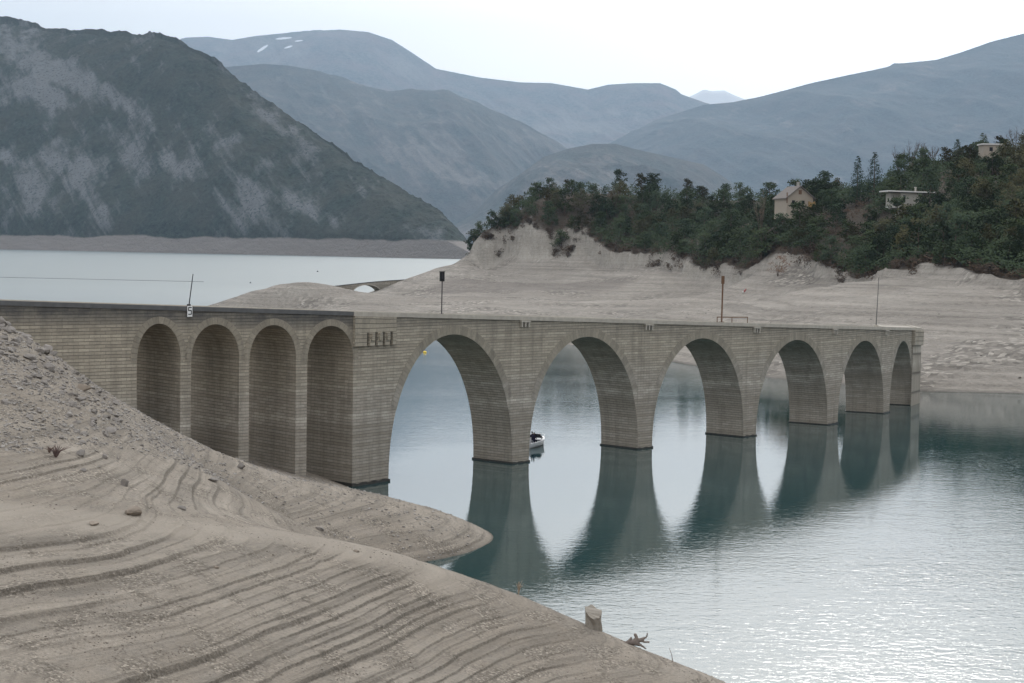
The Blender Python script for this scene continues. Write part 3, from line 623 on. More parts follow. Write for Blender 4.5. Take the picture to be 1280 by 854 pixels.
# rusty post
s_ = s_of(902, z=14, d=TH_B-.9); b0 = np.array(pt(s_, TH_B-.9, deck(s_)-.1)); e = empty('beacon_post', b0); tag(e, 'rusty brown post with a box head, between two low rails on the deck', 'beacon')
Hh = zat(b0[0], b0[1], 345)-b0[2]
m_ = MB(); m_.tube([(0, 0, 0), (.05, 0, Hh)], .10, 8); m_.build('post', M_rust, e)
m_ = MB(); m_.box(.05, 0, Hh-.5, .38, .3, 1.0); m_.build('box_head', M_rust, e)
m_ = MB(); m_.box(0, 0, .05, .6, .6, .1); m_.build('base_plate', M_rust, e)
e = empty('low_rail', pt(s_+.3, TH_B-1.2, deck(s_)-.1), math.atan2(T_(s_)[1], T_(s_)[0])-.75); tag(e, 'low rusty steel rail frame beside the rusty post', 'rail')
for x_ in (-1., .9, 2.9):
    m_ = MB(); m_.tube([(x_, 0, 0), (x_, 0, .7)], .05, 6); m_.build('upright', M_rust, e)
m_ = MB(); m_.tube([(-1.05, 0, .68), (2.95, 0, .72)], .06, 6); m_.build('top_rail', M_rust, e)
s_ = s_of(1095.3, z=13, d=TH_B-.9); b0 = np.array(pt(s_, TH_B-.9, deck(s_)-.1)); e = empty('thin_mast', b0); tag(e, 'slender grey mast near the far end of the viaduct', 'mast')
Hh = zat(b0[0], b0[1], 347)-b0[2]
m_ = MB(); m_.tube([(0, 0, 0), (.22, 0, Hh)], [.075, .04], 8); m_.build('pole', M_grey, e)
m_ = MB(); m_.box(0, 0, .15, .5, .5, .3); m_.build('base_block', M_cop, e)
# ------------------------------------------------------------------ small old bridge on the spit
def old_bridge():
    A = Q(421, 358, 735); B = Q(520, 349.5, 790); L = math.hypot(B[0]-A[0], B[1]-A[1]); e = empty('old_stone_bridge', (A[0], A[1], 0), math.atan2(B[1]-A[1], B[0]-A[0]))
    tag(e, 'small humped stone bridge with one low arch on the sandy spit', 'bridge')
    z1, z2 = A[2], B[2]; wdt = 3.; U = lambda px: (px-421)/99*L
    zt = lambda u: z1+(z2-z1)*(u/L)+.35*math.sin(PI*min(1, u/L))
    a, b_ = U(438), U(476); m0 = (a+b_)/2; h = (b_-a)/2; zc = -1.2+HC-(366.5-307)*750/2200; zap = HC-(356.6-307.5)*755/2200
    body = MB()
    low = lambda u: zc+(zap-zc)*math.sqrt(max(0, 1-((u-m0)/h)**2)) if a < u < b_ else -2
    us = list(np.linspace(-1, a, 8))+list(np.linspace(a, b_, 25))+list(np.linspace(b_, L+8, 8))
    for i in range(len(us)-1):
        u0, u1 = us[i], us[i+1]
        if u1-u0 < 1e-6: continue
        l0 = low(u0+1e-6); l1 = low(u1-1e-6)
        if u1 <= a+1e-6 or u0 >= b_-1e-6: l0 = l1 = -2
        f = [(u0, 0, l0), (u1, 0, l1), (u1, 0, zt(u1)), (u0, 0, zt(u0))]; body.face(f, [(p[0], p[2]) for p in f])
        bk = [(p[0], wdt, p[2]) for p in f][::-1]; body.face(bk, [(p[0], p[2]) for p in bk])
        body.face([f[3], f[2], (u1, wdt, zt(u1)), (u0, wdt, zt(u0))])
        if a-1e-6 <= u0 and u1 <= b_+1e-6: body.face([f[1], f[0], (u0, wdt, l0), (u1, wdt, l1)])
    body.face([(-1, 0, -2), (-1, wdt, -2), (-1, wdt, zt(0)), (-1, 0, zt(0))][::-1])
    body.build('wall', M_stone, e)
    cp = MB()
    for i in range(30):
        u0 = -1+(L+8)*i/30; u1 = -1+(L+8)*(i+1)/30
        cp.hexa([(u0, -.15, zt(u0)), (u1, -.15, zt(u1)), (u1, -.15, zt(u1)+.3), (u0, -.15, zt(u0)+.3)], [(u0, .4, zt(u0)), (u1, .4, zt(u1)), (u1, .4, zt(u1)+.3), (u0, .4, zt(u0)+.3)])
    cp.build('coping', M_copd, e)
    rg = MB(); last = None
    for i in range(21):
        th = PI*i/20; c_ = (m0-h*math.cos(th), zc+(zap-zc)*math.sin(th), m0-(h+.5)*math.cos(th), zc+(zap-zc+.5)*math.sin(th))
        if last: rg.face([(last[0], -.04, last[1]), (c_[0], -.04, c_[1]), (c_[2], -.04, c_[3]), (last[2], -.04, last[3])])
        last = c_
    rg.build('arch_ring', M_cop, e)
old_bridge()
# ------------------------------------------------------------------ vegetation
def leafmat(name, c1, c2):
    m, nt, b = newmat(name); n = N(nt); oi = n('ObjectInfo').outputs['Random']; f = n.noise(n.pos(), .9, 3, .7)
    c1, c2 = [q*.92 for q in c1], [q*.80 for q in c2]; c = n.mix(n.ramp(f, [(.35, 0.), (.65, 1.)]), c1, c2); c = n.mix(n.math('MULTIPLY', oi, .55), c, (c2[0]*1.25, c2[1]*1.05, c2[2]*.75))
    nt.links.new(c, b.inputs['Base Color']); b.inputs['Roughness'].default_value = .8; b.inputs['Specular IOR Level'].default_value = .1; return m
M_pine = leafmat('pine_needles', (.032, .052, .032), (.058, .085, .042)); M_spruce = leafmat('spruce_needles', (.012, .028, .02), (.03, .055, .032))
M_shrub = leafmat('bare_brown_twigs', (.06, .047, .038), (.115, .085, .065)); M_bark = simple('bark', (.10, .075, .06), .95, .4, 3.)
M_dry = leafmat('dry_pale_twigs', (.16, .13, .10), (.25, .2, .15)); M_olive = leafmat('olive_foliage', (.045, .05, .026), (.09, .09, .045))
def clump(mbx, c, r, n, leaf, flat=.7):
    for _ in range(n):
        v = Vector((random.gauss(0, 1), random.gauss(0, 1), random.gauss(0, 1))).normalized()*r*random.uniform(.35, 1); p = Vector(c)+Vector((v.x, v.y, v.z*flat))
        a = Vector((random.gauss(0, 1), random.gauss(0, 1), random.gauss(0, .6))).normalized()*leaf*random.uniform(.6, 1.3); b_ = a.orthogonal().normalized()*leaf*random.uniform(.35, .8)
        q = random.uniform(-1, 1); mbx.face([p-a*.5, p+b_*.5, p+a*.6+b_*q*.3, p-b_*.5])
def pine(h, rad, lobes=24, kind=0):
    cr = MB(); tr = MB(); top = h
    tr.tube([(0, 0, -1.5), (random.uniform(-.2, .2), 0, h*.4), (random.uniform(-.4, .4), random.uniform(-.3, .3), h*.9)], [.22, .16, .05], 6)
    for i in range(lobes):
        t = random.random()**.85; z = h*(.16+.78*t); w_ = rad*(1.0-.7*max(0, t-.3))*random.uniform(.3, 1.); a = random.uniform(0, 2*PI)
        c = (math.cos(a)*w_, math.sin(a)*w_, z); clump(cr, c, rad*random.uniform(.3, .46), 30, .62)
        if i % 3 == 0: tr.tube([(0, 0, z-.6), (c[0]*.9, c[1]*.9, z)], [.07, .03], 4)
    clump(cr, (0, 0, h*.95), rad*.3, 16, .5)
    return cr, tr
def spruce(h, rad):
    cr = MB(); tr = MB(); tr.tube([(0, 0, -1), (0, 0, h*.97)], [.3, .04], 6)
    n = int(h/.55)
    for i in range(n):
        t = i/n; z = h*(.1+.9*t); r = rad*(1-t)**.7*random.uniform(.75, 1.15)+.2
        for k in range(max(4, int(9*(1-t)+3))):
            a = random.uniform(0, 2*PI); clump(cr, (math.cos(a)*r*.6, math.sin(a)*r*.6, z-r*.15), r*.42+.15, 9, .5, .45)
    return cr, tr
def bare(h, rad, mbs=None, twigs=110):
    tr = MB(); cr = MB()
    tr.tube([(0, 0, -1), (0, 0, h*.3)], [.2, .13], 6)
    for i in range(9):
        a = random.uniform(0, 2*PI); r = rad*random.uniform(.2, .9); t = (math.cos(a)*r, math.sin(a)*r, h*random.uniform(.7, 1.)); m0 = (t[0]*.4, t[1]*.4, h*.55)
        tr.tube([(0, 0, h*.25), m0, t], [.1, .06, .02], 4)
        for _ in range(twigs//9):
            k = random.random(); b0 = Vector(m0).lerp(Vector(t), k); d = Vector((random.gauss(0, .5), random.gauss(0, .5), random.uniform(.3, 1))).normalized()*rad*random.uniform(.25, .55)
            s_ = Vector((.05, .03, 0)); cr.face([b0-s_, b0+s_, b0+d])
    return cr, tr
pines = []
for i in range(7):
    c_, t_ = pine(random.uniform(7.5, 10.5), random.uniform(3.2, 4.5), 30); pines.append((c_.mesh('crown', M_pine if i < 5 else M_olive), t_.mesh('trunk', M_bark)))
shr = []
for i in range(4):
    m_ = MB()
    for k in range(10):
        a = random.uniform(0, 2*PI); r = random.uniform(0, 1.6); clump(m_, (math.cos(a)*r, math.sin(a)*r, random.uniform(.5, 2.6)), .9, 20, .38)
    st = MB()
    for k in range(6):
        a = random.uniform(0, 2*PI); st.tube([(0, 0, -.5), (math.cos(a)*1.2, math.sin(a)*1.2, random.uniform(1.6, 3.4))], [.06, .02], 4)
    shr.append((m_.mesh('foliage', M_shrub), st.mesh('stem', M_bark)))
bares = []
for i in range(3):
    c_, t_ = bare(random.uniform(9, 12), 3.4); bares.append((c_.mesh('crown', M_shrub), t_.mesh('trunk', M_bark)))
def put(name, meshes, names, loc, rz, sc, label, cat, group=None):
    e = empty(name, loc, rz); e.scale = (sc[0], sc[0], sc[1]); tag(e, label, cat, group)
    for me, nm in zip(meshes, names): mesh_obj(nm, me, None, e)
    return e
HOUSES = [(Q(991, 250, 612), 10), (Q(1140, 262, 560), 10), (Q(1245, 186, 640), 8)]
def clear(x, y, m=0):
    if m and 1048 < col_of(x, y) < 1106 and y > 572: return False
    for (h, r), fr in zip(HOUSES, (5, 9, 10)):
        ang = abs(x/y-h[0]/h[1])*y
        if abs(y-h[1]) < r+3 and ang < r+2: return False
        if y < h[1]+r and y > h[1]-fr and ang < r-2.: return False
    return True
crest_px = [560, 592, 610, 650, 740, 800, 900, 1000, 1070, 1150, 1280, 1400]; crest_y = [815, 815, 800, 790, 770, 760, 740, 720, 700, 680, 650, 650]
_cols = np.linspace(580, 1520, 160); _samp = []
for c_ in _cols:
    yb = float(np.interp(c_, TLx, TLy)); yc = float(np.interp(c_, crest_px, crest_y))+50; Ys = np.arange(yb+3, yc, 2.); xs_ = (c_-640)/F*Ys; zz_ = head_z(xs_, Ys)
    rows = proj_rows = 427-F*((np.stack([xs_, Ys, zz_-HC], 1)@UU)/(np.stack([xs_, Ys, zz_-HC], 1)@FW)); w_ = np.maximum(-np.gradient(rows), .5); cw = np.cumsum(w_); _samp.append((Ys, cw/cw[-1], cw[-1]))
_cwt = np.cumsum([q[2] for q in _samp]); _cwt = _cwt/_cwt[-1]
def forest_pt(front=0., pxmin=582, pxmax=1515):
    while True:
        i = int(np.searchsorted(_cwt, random.random())); c_ = _cols[i]+random.uniform(-3, 3)
        if not pxmin < c_ < pxmax: continue
        y = float(np.interp(random.random(), _samp[i][1], _samp[i][0])); 
        if y < float(np.interp(c_, TLx, TLy))+front: continue
        return c_, (c_-640)/F*y, y
cnt = 0; placed = []; tries = 0
while cnt < 284 and tries < 30000:
    tries += 1
    px, x, y = forest_pt(5, 586, 1298); yb = float(np.interp(px, TLx, TLy))
    if not clear(x, y, 1): continue
    if any((x-a)**2+(y-b_)**2 < 3.3**2 for a, b_ in placed): continue
    # brown open patch in the middle of the slope, with fewer pines
    if y < yb+ (14 if px > 690 else 4) and random.random() < .6: continue
    placed.append((x, y)); z = float(head_z(np.array([x]), np.array([y]))[0]); k = cnt % 7
    s_ = random.uniform(.75, 1.2); put('pine_tree', pines[k if random.random() < .8 else random.randrange(5)], ('crown', 'trunk'), (x, y, z-.3), random.uniform(0, 6.28), (s_*random.uniform(.9, 1.2), s_), 'dark green pine in the dense wood covering the headland', 'tree', 'pines in the wood on the headland'); cnt += 1
print('pines', cnt)
# brown bushes along the lower edge of the wood
cnt = 0
for i in range(150):
    px = random.uniform(600, 1290); yb = float(np.interp(px, TLx, TLy)); y = yb+random.uniform(1, 20 if px > 740 else 5)
    x = (px-640)/F*y; z = float(head_z(np.array([x]), np.array([y]))[0]); s_ = random.uniform(.6, 1.15)
    put('bush', shr[i % 4], ('foliage', 'stem'), (x, y, z-.2), random.uniform(0, 6.28), (s_*1.2, s_), 'leafless brown bush along the lower edge of the wood', 'bush', 'brown bushes at the edge of the wood')
# named single trees
def tree_px(mk, px, ybase_Y, topy, name, label, cat, mat, rad):
    x = (px-640)/F*ybase_Y; z = float(head_z(np.array([x]), np.array([ybase_Y]))[0]); h = zat(x, ybase_Y, topy)-z
    h = max(h, 4); c_, t_ = mk(h, rad); e = empty(name, (x, ybase_Y, z)); tag(e, label, cat)
    c_.build('crown', mat, e); t_.build('trunk', M_bark, e)
tree_px(spruce, 1067, 598, 194, 'spruce_tree', 'left of two tall pointed spruces right of the gabled house', 'tree', M_spruce, 4.2)
tree_px(spruce, 1088, 600, 189, 'spruce_tree', 'right of two tall pointed spruces, the slightly taller one', 'tree', M_spruce, 4.5)
tree_px(spruce, 1190, 668, 173, 'spruce_tree', 'broad dark conifer on the ridge left of the low white building', 'tree', M_spruce, 4.2)
tree_px(spruce, 1222, 668, 165, 'cedar_tree', 'wide layered conifer on the ridge directly beside the low white building', 'tree', M_pine, 4.8)
tree_px(spruce, 752, 765, 232, 'spruce_tree', 'small pointed conifer rising above the wood left of the gabled house', 'tree', M_spruce, 2.4)
for px, ty, lb in [(1118, 180, 'bare grey tree on the skyline, leftmost of the leafless ones'), (1133, 176, 'bare grey tree on the skyline, second leafless one from the left'), (1148, 174, 'bare grey tree on the skyline, third leafless one from the left'), (1160, 180, 'bare grey tree on the skyline, rightmost of the leafless ones'), (1262, 160, 'bare tree on the skyline near the right edge'), (765, 238, 'bare thin tree beside the small pointed conifer on the wood')]:
    tree_px(lambda h, r: bare(h, r, None, 190), px, 690 if px > 900 else 768, ty, 'bare_tree', lb, 'tree', M_shrub, 4.2)
tree_px(lambda h, r: bare(h, r, None, 260), 948, 600, 236, 'bare_tree', 'pale leafless tree in front of the gabled house wall', 'tree', M_dry, 3.5)
# undergrowth, reads as one mass
ug = MB(); n_ = 0
for i in range(3200):
    px, x, y = forest_pt(0)
    if not clear(x, y): continue
    ug.pt = None; placed.append((x, y)) if False else None
    n_ += 1; ug.v and None
    clumpz = (x, y)
    if n_ == 1: uz = []
    uz.append(clumpz)
uz = np.array(uz); hz = head_z(uz[:, 0], uz[:, 1])
for (x, y), z in zip(uz, hz): clump(ug, (x, y, z+random.uniform(.3, 2.2)), random.uniform(1.2, 2.4), 22, .6, .7)
ev = MB()
for j in range(11000):
    px, x, y = forest_pt(6)
    if clear(x, y): ev.f and None; uz2 = globals().setdefault('UZ2', []); uz2.append((x, y))
UZ2 = np.array(UZ2); hz2 = head_z(UZ2[:, 0], UZ2[:, 1]); dn = vnoise(UZ2[:, 0]/22, UZ2[:, 1]/22, 120)
for (x, y), z, q in zip(UZ2, hz2, dn):
    if q > .26: clump(ev, (x, y, z+random.uniform(1.2, 5.)), random.uniform(1.5, 2.8), 20, .75, .7)
o = ev.build('evergreen_thicket', M_pine); tag(o, 'dense young evergreens filling the gaps between the pines', 'thicket', None, 'stuff')
o = ug.build('undergrowth', M_shrub); tag(o, 'brown leafless undergrowth filling the wood between the pines', 'undergrowth', None, 'stuff')
for px, Y_, s_ in [(955, 597, 1.5), (961, 598, 1.7), (967, 599, 1.4), (971, 600, 1.1), (975, 601, .75), (983, 603, .6), (992, 604, .55), (1003, 604, .6), (1118, 547, 1.2), (1146, 548, 1.), (1158, 549, 1.1), (950, 596, 1.4), (974, 600, 1.2)]:
    x = (px-640)/F*Y_; z = float(head_z(np.array([x]), np.array([Y_]))[0])
    k = int(px) % 2
    put('bush' if k else 'pine_tree', shr[1] if k else pines[int(px) % 5], ('foliage', 'stem') if k else ('crown', 'trunk'), (x, Y_, z-.3), px, (s_*1.6, s_*1.3) if k else (s_, s_), 'leafless brown bush growing right in front of a house' if k else 'dark green pine in the dense wood covering the headland', 'bush' if k else 'tree', 'bushes in front of the houses' if k else 'pines in the wood on the headland')
# left cliff-end pines hang over the edge
for px, Y_, ty in [(598, 808, 290), (590, 812, 302), (612, 800, 276)]:
    x = (px-640)/F*Y_; z = float(head_z(np.array([x]), np.array([Y_]))[0])
    put('pine_tree', pines[1], ('crown', 'trunk'), (x, Y_, z-.5), px, (1., 1.), 'dark green pine in the dense wood covering the headland', 'tree', 'pines in the wood on the headland')
# russet bush in the gully and dry weeds at the lip
q = head_hit(972, 345) 
if q is not None:
    m_ = MB()
    for k in range(16): clump(m_, (random.uniform(-3, 3), random.uniform(-3, 3), random.uniform(.5, 6)), 1.3, 30, .4)
    e = empty('russet_bush', q); tag(e, 'tall russet bush at the head of the sandy gully', 'bush'); m_.build('foliage', leafmat('russet_twigs', (.13, .075, .05), (.2, .12, .08)), e)
    m_ = MB(); [m_.tube([(0, 0, -.5), (random.uniform(-2, 2), random.uniform(-2, 2), 4.5)], [.1, .03], 4) for _ in range(6)]; m_.build('stem', M_bark, e)
# ------------------------------------------------------------------ houses
M_plaster = simple('cream_render', (.36, .31, .25), .9, .12, .6); M_tile = simple('brown_roof_tile', (.17, .15, .135), .9, .3, 2.5); M_wht = simple('pale_render', (.36, .34, .30), .9, .15, .5)
M_yel = simple('ochre_boards', (.34, .22, .09), .8, .2, 1.5); M_win = simple('dark_window', (.025, .025, .03), .2, .2); M_wood = simple('brown_wood', (.16, .09, .055), .8, .3, 3.); M_slab = simple('pale_slab', (.62, .60, .57), .9, .1, 1.)
def house1():
    h = Q(1000, 252, 612); e = empty('gabled_house', (h[0], h[1], h[2]-2.0), math.radians(12)); tag(e, 'cream gabled house with a brown tiled roof among the trees', 'house')
    # local: gable wall faces -y; ridge runs along +y ; long roof seen on the left
    W_, L_, he, hr = 9.6, 12., 3.4, 7.2; G = -4
    m_ = MB(); fw = lambda y: [(-W_/2, y, G), (W_/2, y, G), (W_/2, y, he), (0, y, hr-.2), (-W_/2, y, he)]
    m_.face(fw(0)); m_.face(fw(L_)[::-1]); m_.face([(-W_/2, 0, G), (-W_/2, 0, he), (-W_/2, L_, he), (-W_/2, L_, G)]); m_.face([(W_/2, 0, G), (W_/2, L_, G), (W_/2, L_, he), (W_/2, 0, he)])
    m_.build('wall', M_plaster, e)
    rf = None
    m_ = MB(); ov = .7; sl_ = (hr-he)/(W_/2)
    for sg in (-1, 1):
        xo = sg*(W_/2+ov); zo = he-ov*sl_
        A = [(0, -ov, hr), (xo, -ov, zo), (xo, -ov, zo+.28), (0, -ov, hr+.28)]; B = [(a[0], L_+ov, a[2]) for a in A]
        if sg < 0: A, B = [A[1], A[0], A[3], A[2]], [B[1], B[0], B[3], B[2]]
        m_.hexa(A, B)
    rf = m_.build('roof', M_tile, e)
    m_ = MB(); m_.box(.4, 3.2, hr+.7, .8, .8, 1.7); m_.box(.4, 3.2, hr+1.6, 1., 1., .15); m_.build('chimney', M_wht, rf)
    for x_, z_, sx, sz, mt in [(0., 5.2, 1.1, 1.5, M_wood), (-2.4, 1.7, 1.1, 1.3, M_win), (1.1, 1.7, 1.1, 1.3, M_win)]:
        m_ = MB(); m_.box(x_, -.04, z_, sx, .08, sz); m_.build('window' if mt is M_win else 'shutter', mt, e)
    m_ = MB(); m_.face([(2.6, -.9, 0), (W_/2+.9, -.9, 0), (W_/2+.3, -.9, 2.3), (3.6, -.9, 1.2)]); m_.hexa([(3, -1., G), (W_/2+.9, -1., G), (W_/2+.9, -1., .9), (3, -1., 2.1)], [(3, -.1, G), (W_/2+.9, -.1, G), (W_/2+.9, -.1, .9), (3, -.1, 2.1)]); m_.build('lean_to', M_yel, e)
    m_ = MB(); m_.box(-W_/2+.0, -.1, 3.2, .35, .16, 3.6); m_.build('downpipe', M_wood, e)
house1()
def house2():
    h = Q(1143, 262, 558); e = empty('flat_roofed_house', (h[0], h[1], h[2]), math.radians(6)); tag(e, 'pale flat-roofed house with a projecting roof slab above the wood', 'house')
    m_ = MB(); m_.box(-1.0, 3.5, .5, 6.6, 7, 9.5); m_.build('wall', M_wht, e)
    m_ = MB(); m_.box(4.3, 4.2, 2.6, 4.0, 5, 5.2); m_.build('wing', M_plaster, e)
    m_ = MB(); m_.box(-5.7, 4.4, 2.6, 2.9, 5, 5.0); m_.build('wing', M_wht, e)
    m_ = MB(); m_.hexa([(-9, -.9, 5.5), (7., -.9, 5.25), (7., -.9, 5.65), (-9, -.9, 5.9)], [(-9, 8, 5.5), (7., 8, 5.25), (7., 8, 5.65), (-9, 8, 5.9)]); rf = m_.build('roof', M_slab, e)
    m_ = MB(); m_.tube([(1.2, 3, 5.4), (1.2, 3, 6.9)], .32, 8); m_.tube([(1.2, 3, 6.9), (1.2, 3, 7.2)], .45, 8); m_.build('chimney', M_wht, rf)
    m_ = MB(); m_.box(-6.4, .9, .6, 4.6, 3, .3); m_.build('balcony', M_slab, e)
    for x_, y_, z_, sx, sz in [(3.6, 1.66, 3.1, 1.1, 2.), (-3.4, -.04, 3.4, .7, 2.0), (-5.6, 1.86, 2.4, 1.3, 2.6), (5.3, 1.66, 3.1, .6, 1.4)]:
        m_ = MB(); m_.box(x_, y_, z_, sx, .08, sz); m_.build('window', M_win, e)
house2()
h = Q(1244, 186, 640); e = empty('low_building', (h[0], h[1], h[2]), .05); tag(e, 'low white building half hidden among conifers high on the hill', 'building')
m_ = MB(); m_.box(0, 3, -1.2, 8.4, 6, 5.); m_.build('wall', M_plaster, e); m_ = MB(); m_.box(0, 3, 1.6, 9.4, 7, .5); m_.build('roof', M_slab, e)
m_ = MB(); m_.box(-1.5, -.04, -.2, 1.2, .08, 1.4); m_.build('window', M_win, e); m_ = MB(); m_.box(1.8, -.04, -.2, 1.2, .08, 1.4); m_.build('window', M_win, e)
# ------------------------------------------------------------------ rocks
def rockmesh(name, seed, n=2, sq=.3):
    bm = bmesh.new(); bmesh.ops.create_icosphere(bm, subdivisions=n, radius=1); r = random.Random(seed)
    pl_ = [(Vector((r.gauss(0, 1), r.gauss(0, 1), r.gauss(0, 1))).normalized(), r.uniform(.42, .75)) for _ in range(11)]
    for v in bm.verts:
        for nn, dd in pl_*2:
            k = v.co.dot(nn)
            if k > dd: v.co -= nn*(k-dd)
        v.co *= 1+r.uniform(-.035, .035)
    me = bpy.data.meshes.new(name); bm.to_mesh(me); bm.free(); return me
def rockmat(name, c):
    m, nt, b = newmat(name); n = N(nt); oi = n('ObjectInfo').outputs['Random']; p = n.pos(); f = n.noise(p, 4., 5, .7)
    col = n.mix(f, [q*.6 for q in c], [q*1.3 for q in c]); col = n.mix(n.math('MULTIPLY', oi, .5), col, (c[0]*1.5, c[1]*1.5, c[2]*1.52)); nt.links.new(col, b.inputs['Base Color'])
    nt.links.new(n.bump(f, .8, .05), b.inputs['Normal']); return m
M_rock = rockmat('grey_limestone', (.20, .18, .16)); M_rockb = rockmat('buff_stone', (.235, .195, .155))
rm = [rockmesh('boulder', 50+i) for i in range(9)]
for me in rm: me.materials.append(M_rock)
i = 0; tries = 0; rp = []
while i < 190 and tries < 7000:
    tries += 1; px = random.uniform(-6, 150); py = 395+px*.78+abs(random.gauss(0, 1))*42-4
    p_ = ground_hit(px, py)
    if p_ is None or p_[1] < 80: continue
    r_ = (.42 if py < 450 else .24)*random.uniform(.4, 1.25)*(1 if random.random() < .85 else 1.5)
    if any((p_[0]-a)**2+(p_[1]-b_)**2 < ((r_+c_)*.62)**2 for a, b_, c_ in rp): continue
    rp.append((p_[0], p_[1], r_)); o = mesh_obj('boulder', rm[i % 9]); o.location = (p_[0], p_[1], p_[2]+r_*.12); o.scale = (r_*random.uniform(.9, 1.5), r_, r_*random.uniform(.5, .85)); o.rotation_euler = (random.uniform(-.4, .4), random.uniform(-.4, .4), random.uniform(0, 6))
    tag(o, 'angular grey boulder in the rubble heap below the viaduct abutment', 'boulder', 'boulders of the rubble heap'); i += 1
for px, py, wpx, hpx, mt, lb in [(4,402,15,17,M_rock,'large dark boulder at the top of the rubble against the viaduct'), (62,458,24,14,M_rock,'long grey boulder lying on the upper rubble slope'),
        (104,483,20,14,M_rockb,'buff wedge-shaped boulder on the rubble skyline'), (155,603,13,12,M_rock,'round grey boulder standing on the slope above the track'),
        (165,638,26,14,M_rockb,'buff boulder at the edge of the track'), (117,654,15,7,M_rockb,'small brown rock lying on the track'), (228,635,16,7,M_rock,'flat grey rock on the lower slope right of the track boulder'),
        (266,599,20,8,M_rock,'pale slab of rock on the terrace below the viaduct arches'), (300,582,14,9,M_rock,'dark rock on the skyline below the third small arch'), (400,660,12,7,M_rock,'small grey rock at the foot of the second spit'), (445,688,10,5,M_rockb,'tiny buff stone beside the rim of the near bank'), (270,709,8,4,M_rockb,'tiny dark stone on the smooth upper bank')]:
    p_ = ground_hit(px, py+hpx*.35)
    if p_ is None: continue
    me = rockmesh('boulder', px); me.materials.append(mt); o = mesh_obj('boulder', me); k = p_[1]/F; o.location = (p_[0], p_[1], p_[2]+hpx*k*.2); o.scale = (wpx*k*.6, wpx*k*.5, hpx*k*.62); o.rotation_euler = (0, 0, px); tag(o, lb, 'boulder')
# loose stones, nobody could count them
def stones(N_, seedmesh, region, size, name, label, mat):
    base = [rockmesh('tmp', 90+i, 1) for i in range(4)]; vs, fs = [], []; off = 0; pts = region(N_)
    for j, (x, y, z) in enumerate(pts):
        me = base[j % 4]; co = np.array([v.co for v in me.vertices]); a = random.uniform(0, 6.28); r_ = size()
        co = co*np.array([r_*random.uniform(.8, 1.6), r_, r_*random.uniform(.4, .8)]); ca, sa = math.cos(a), math.sin(a)
        co = np.stack([co[:, 0]*ca-co[:, 1]*sa+x, co[:, 0]*sa+co[:, 1]*ca+y, co[:, 2]+z+r_*.1], 1); vs.append(co)
        fs += [[q+off for q in p.vertices] for p in me.polygons]; off += len(co)
    me = bpy.data.meshes.new(name); me.from_pydata(np.concatenate(vs).tolist(), [], fs)
    for b_ in base: bpy.data.meshes.remove(b_)
    o = mesh_obj(name, me, mat); tag(o, label, name.replace('_', ' '), None, 'stuff'); return o
def reg_rubble(n):
    Y = 1/rng.uniform(1/165, 1/88, n*4); A = rng.uniform(-.31, -.02, n*4); X = A*Y; c = col_of(X, Y)
    k = (Y > 86+np.clip(c, 0, 500)*.07)*(rng.random(n*4) < .25+.75*sstep(.42, .62, vnoise(X/3, Y/3, 90)*.6+vnoise(X/.8, Y/.8, 92)*.4)*np.clip(1.25-c/420, .3, 1)); X, Y = X[k][:n], Y[k][:n]; return np.stack([X, Y, bank_z(X, Y)], 1)
def reg_near(n):
    Y = 1/rng.uniform(1/100, 1/53, n*8); A = rng.uniform(-.31, .14, n*8); X = A*Y
    q = vnoise(X/4, Y/2.5, 95)*.55+vnoise(X/.9, Y/.7, 97)*.45; k = rng.random(n*8) < sstep(.5, .75, q)*.9+.03
    X, Y = X[k][:n], Y[k][:n]; return np.stack([X, Y, bank_z(X, Y)], 1)
M_grav = rockmat('gravel', (.20, .175, .155)); M_gravr = rockmat('rubble_stone', (.20, .185, .175))
for i, m in enumerate((M_grav, M_gravr)):
    nt = m.node_tree; n = N(nt); b = [q for q in nt.nodes if q.type == 'BSDF_PRINCIPLED'][0]; v = n('TexVoronoi', Vector=n.pos(), Scale=4.)
    c0 = (.11, .09, .075) if i == 0 else (.16, .142, .125); c1 = (.27, .225, .185) if i == 0 else (.34, .315, .285)
    nt.links.new(n.mix(n('SeparateColor', Color=v.outputs['Color']).outputs[0], c0, c1), b.inputs['Base Color'])
stones(16000, None, reg_rubble, lambda: .035+.15*random.random()**4, 'rubble_stones', 'loose grey stones scattered over the slope below the viaduct', M_gravr)
stones(14000, None, reg_near, lambda: .012+.05*random.random()**4, 'gravel', 'small gravel lying in patches on the terraced bank', M_grav)
# scattered debris on the headland beach
def reg_head(n):
    Y = rng.uniform(300, 740, n*3); A = rng.uniform(-.1, .31, n*3); X = A*Y; Z = head_z(X, Y); k = (Z > .4)*(Y < treeline(X, Y)+2)*(rng.random(n*3) < sstep(.5, .8, vnoise(X/14, Y/14, 99))+.04)
    return np.stack([X[k], Y[k], Z[k]], 1)[:n]
stones(2200, None, reg_head, lambda: .08+.32*random.random()**4, 'beach_stones', 'pale stones scattered over the far sandy beach', M_gravr)
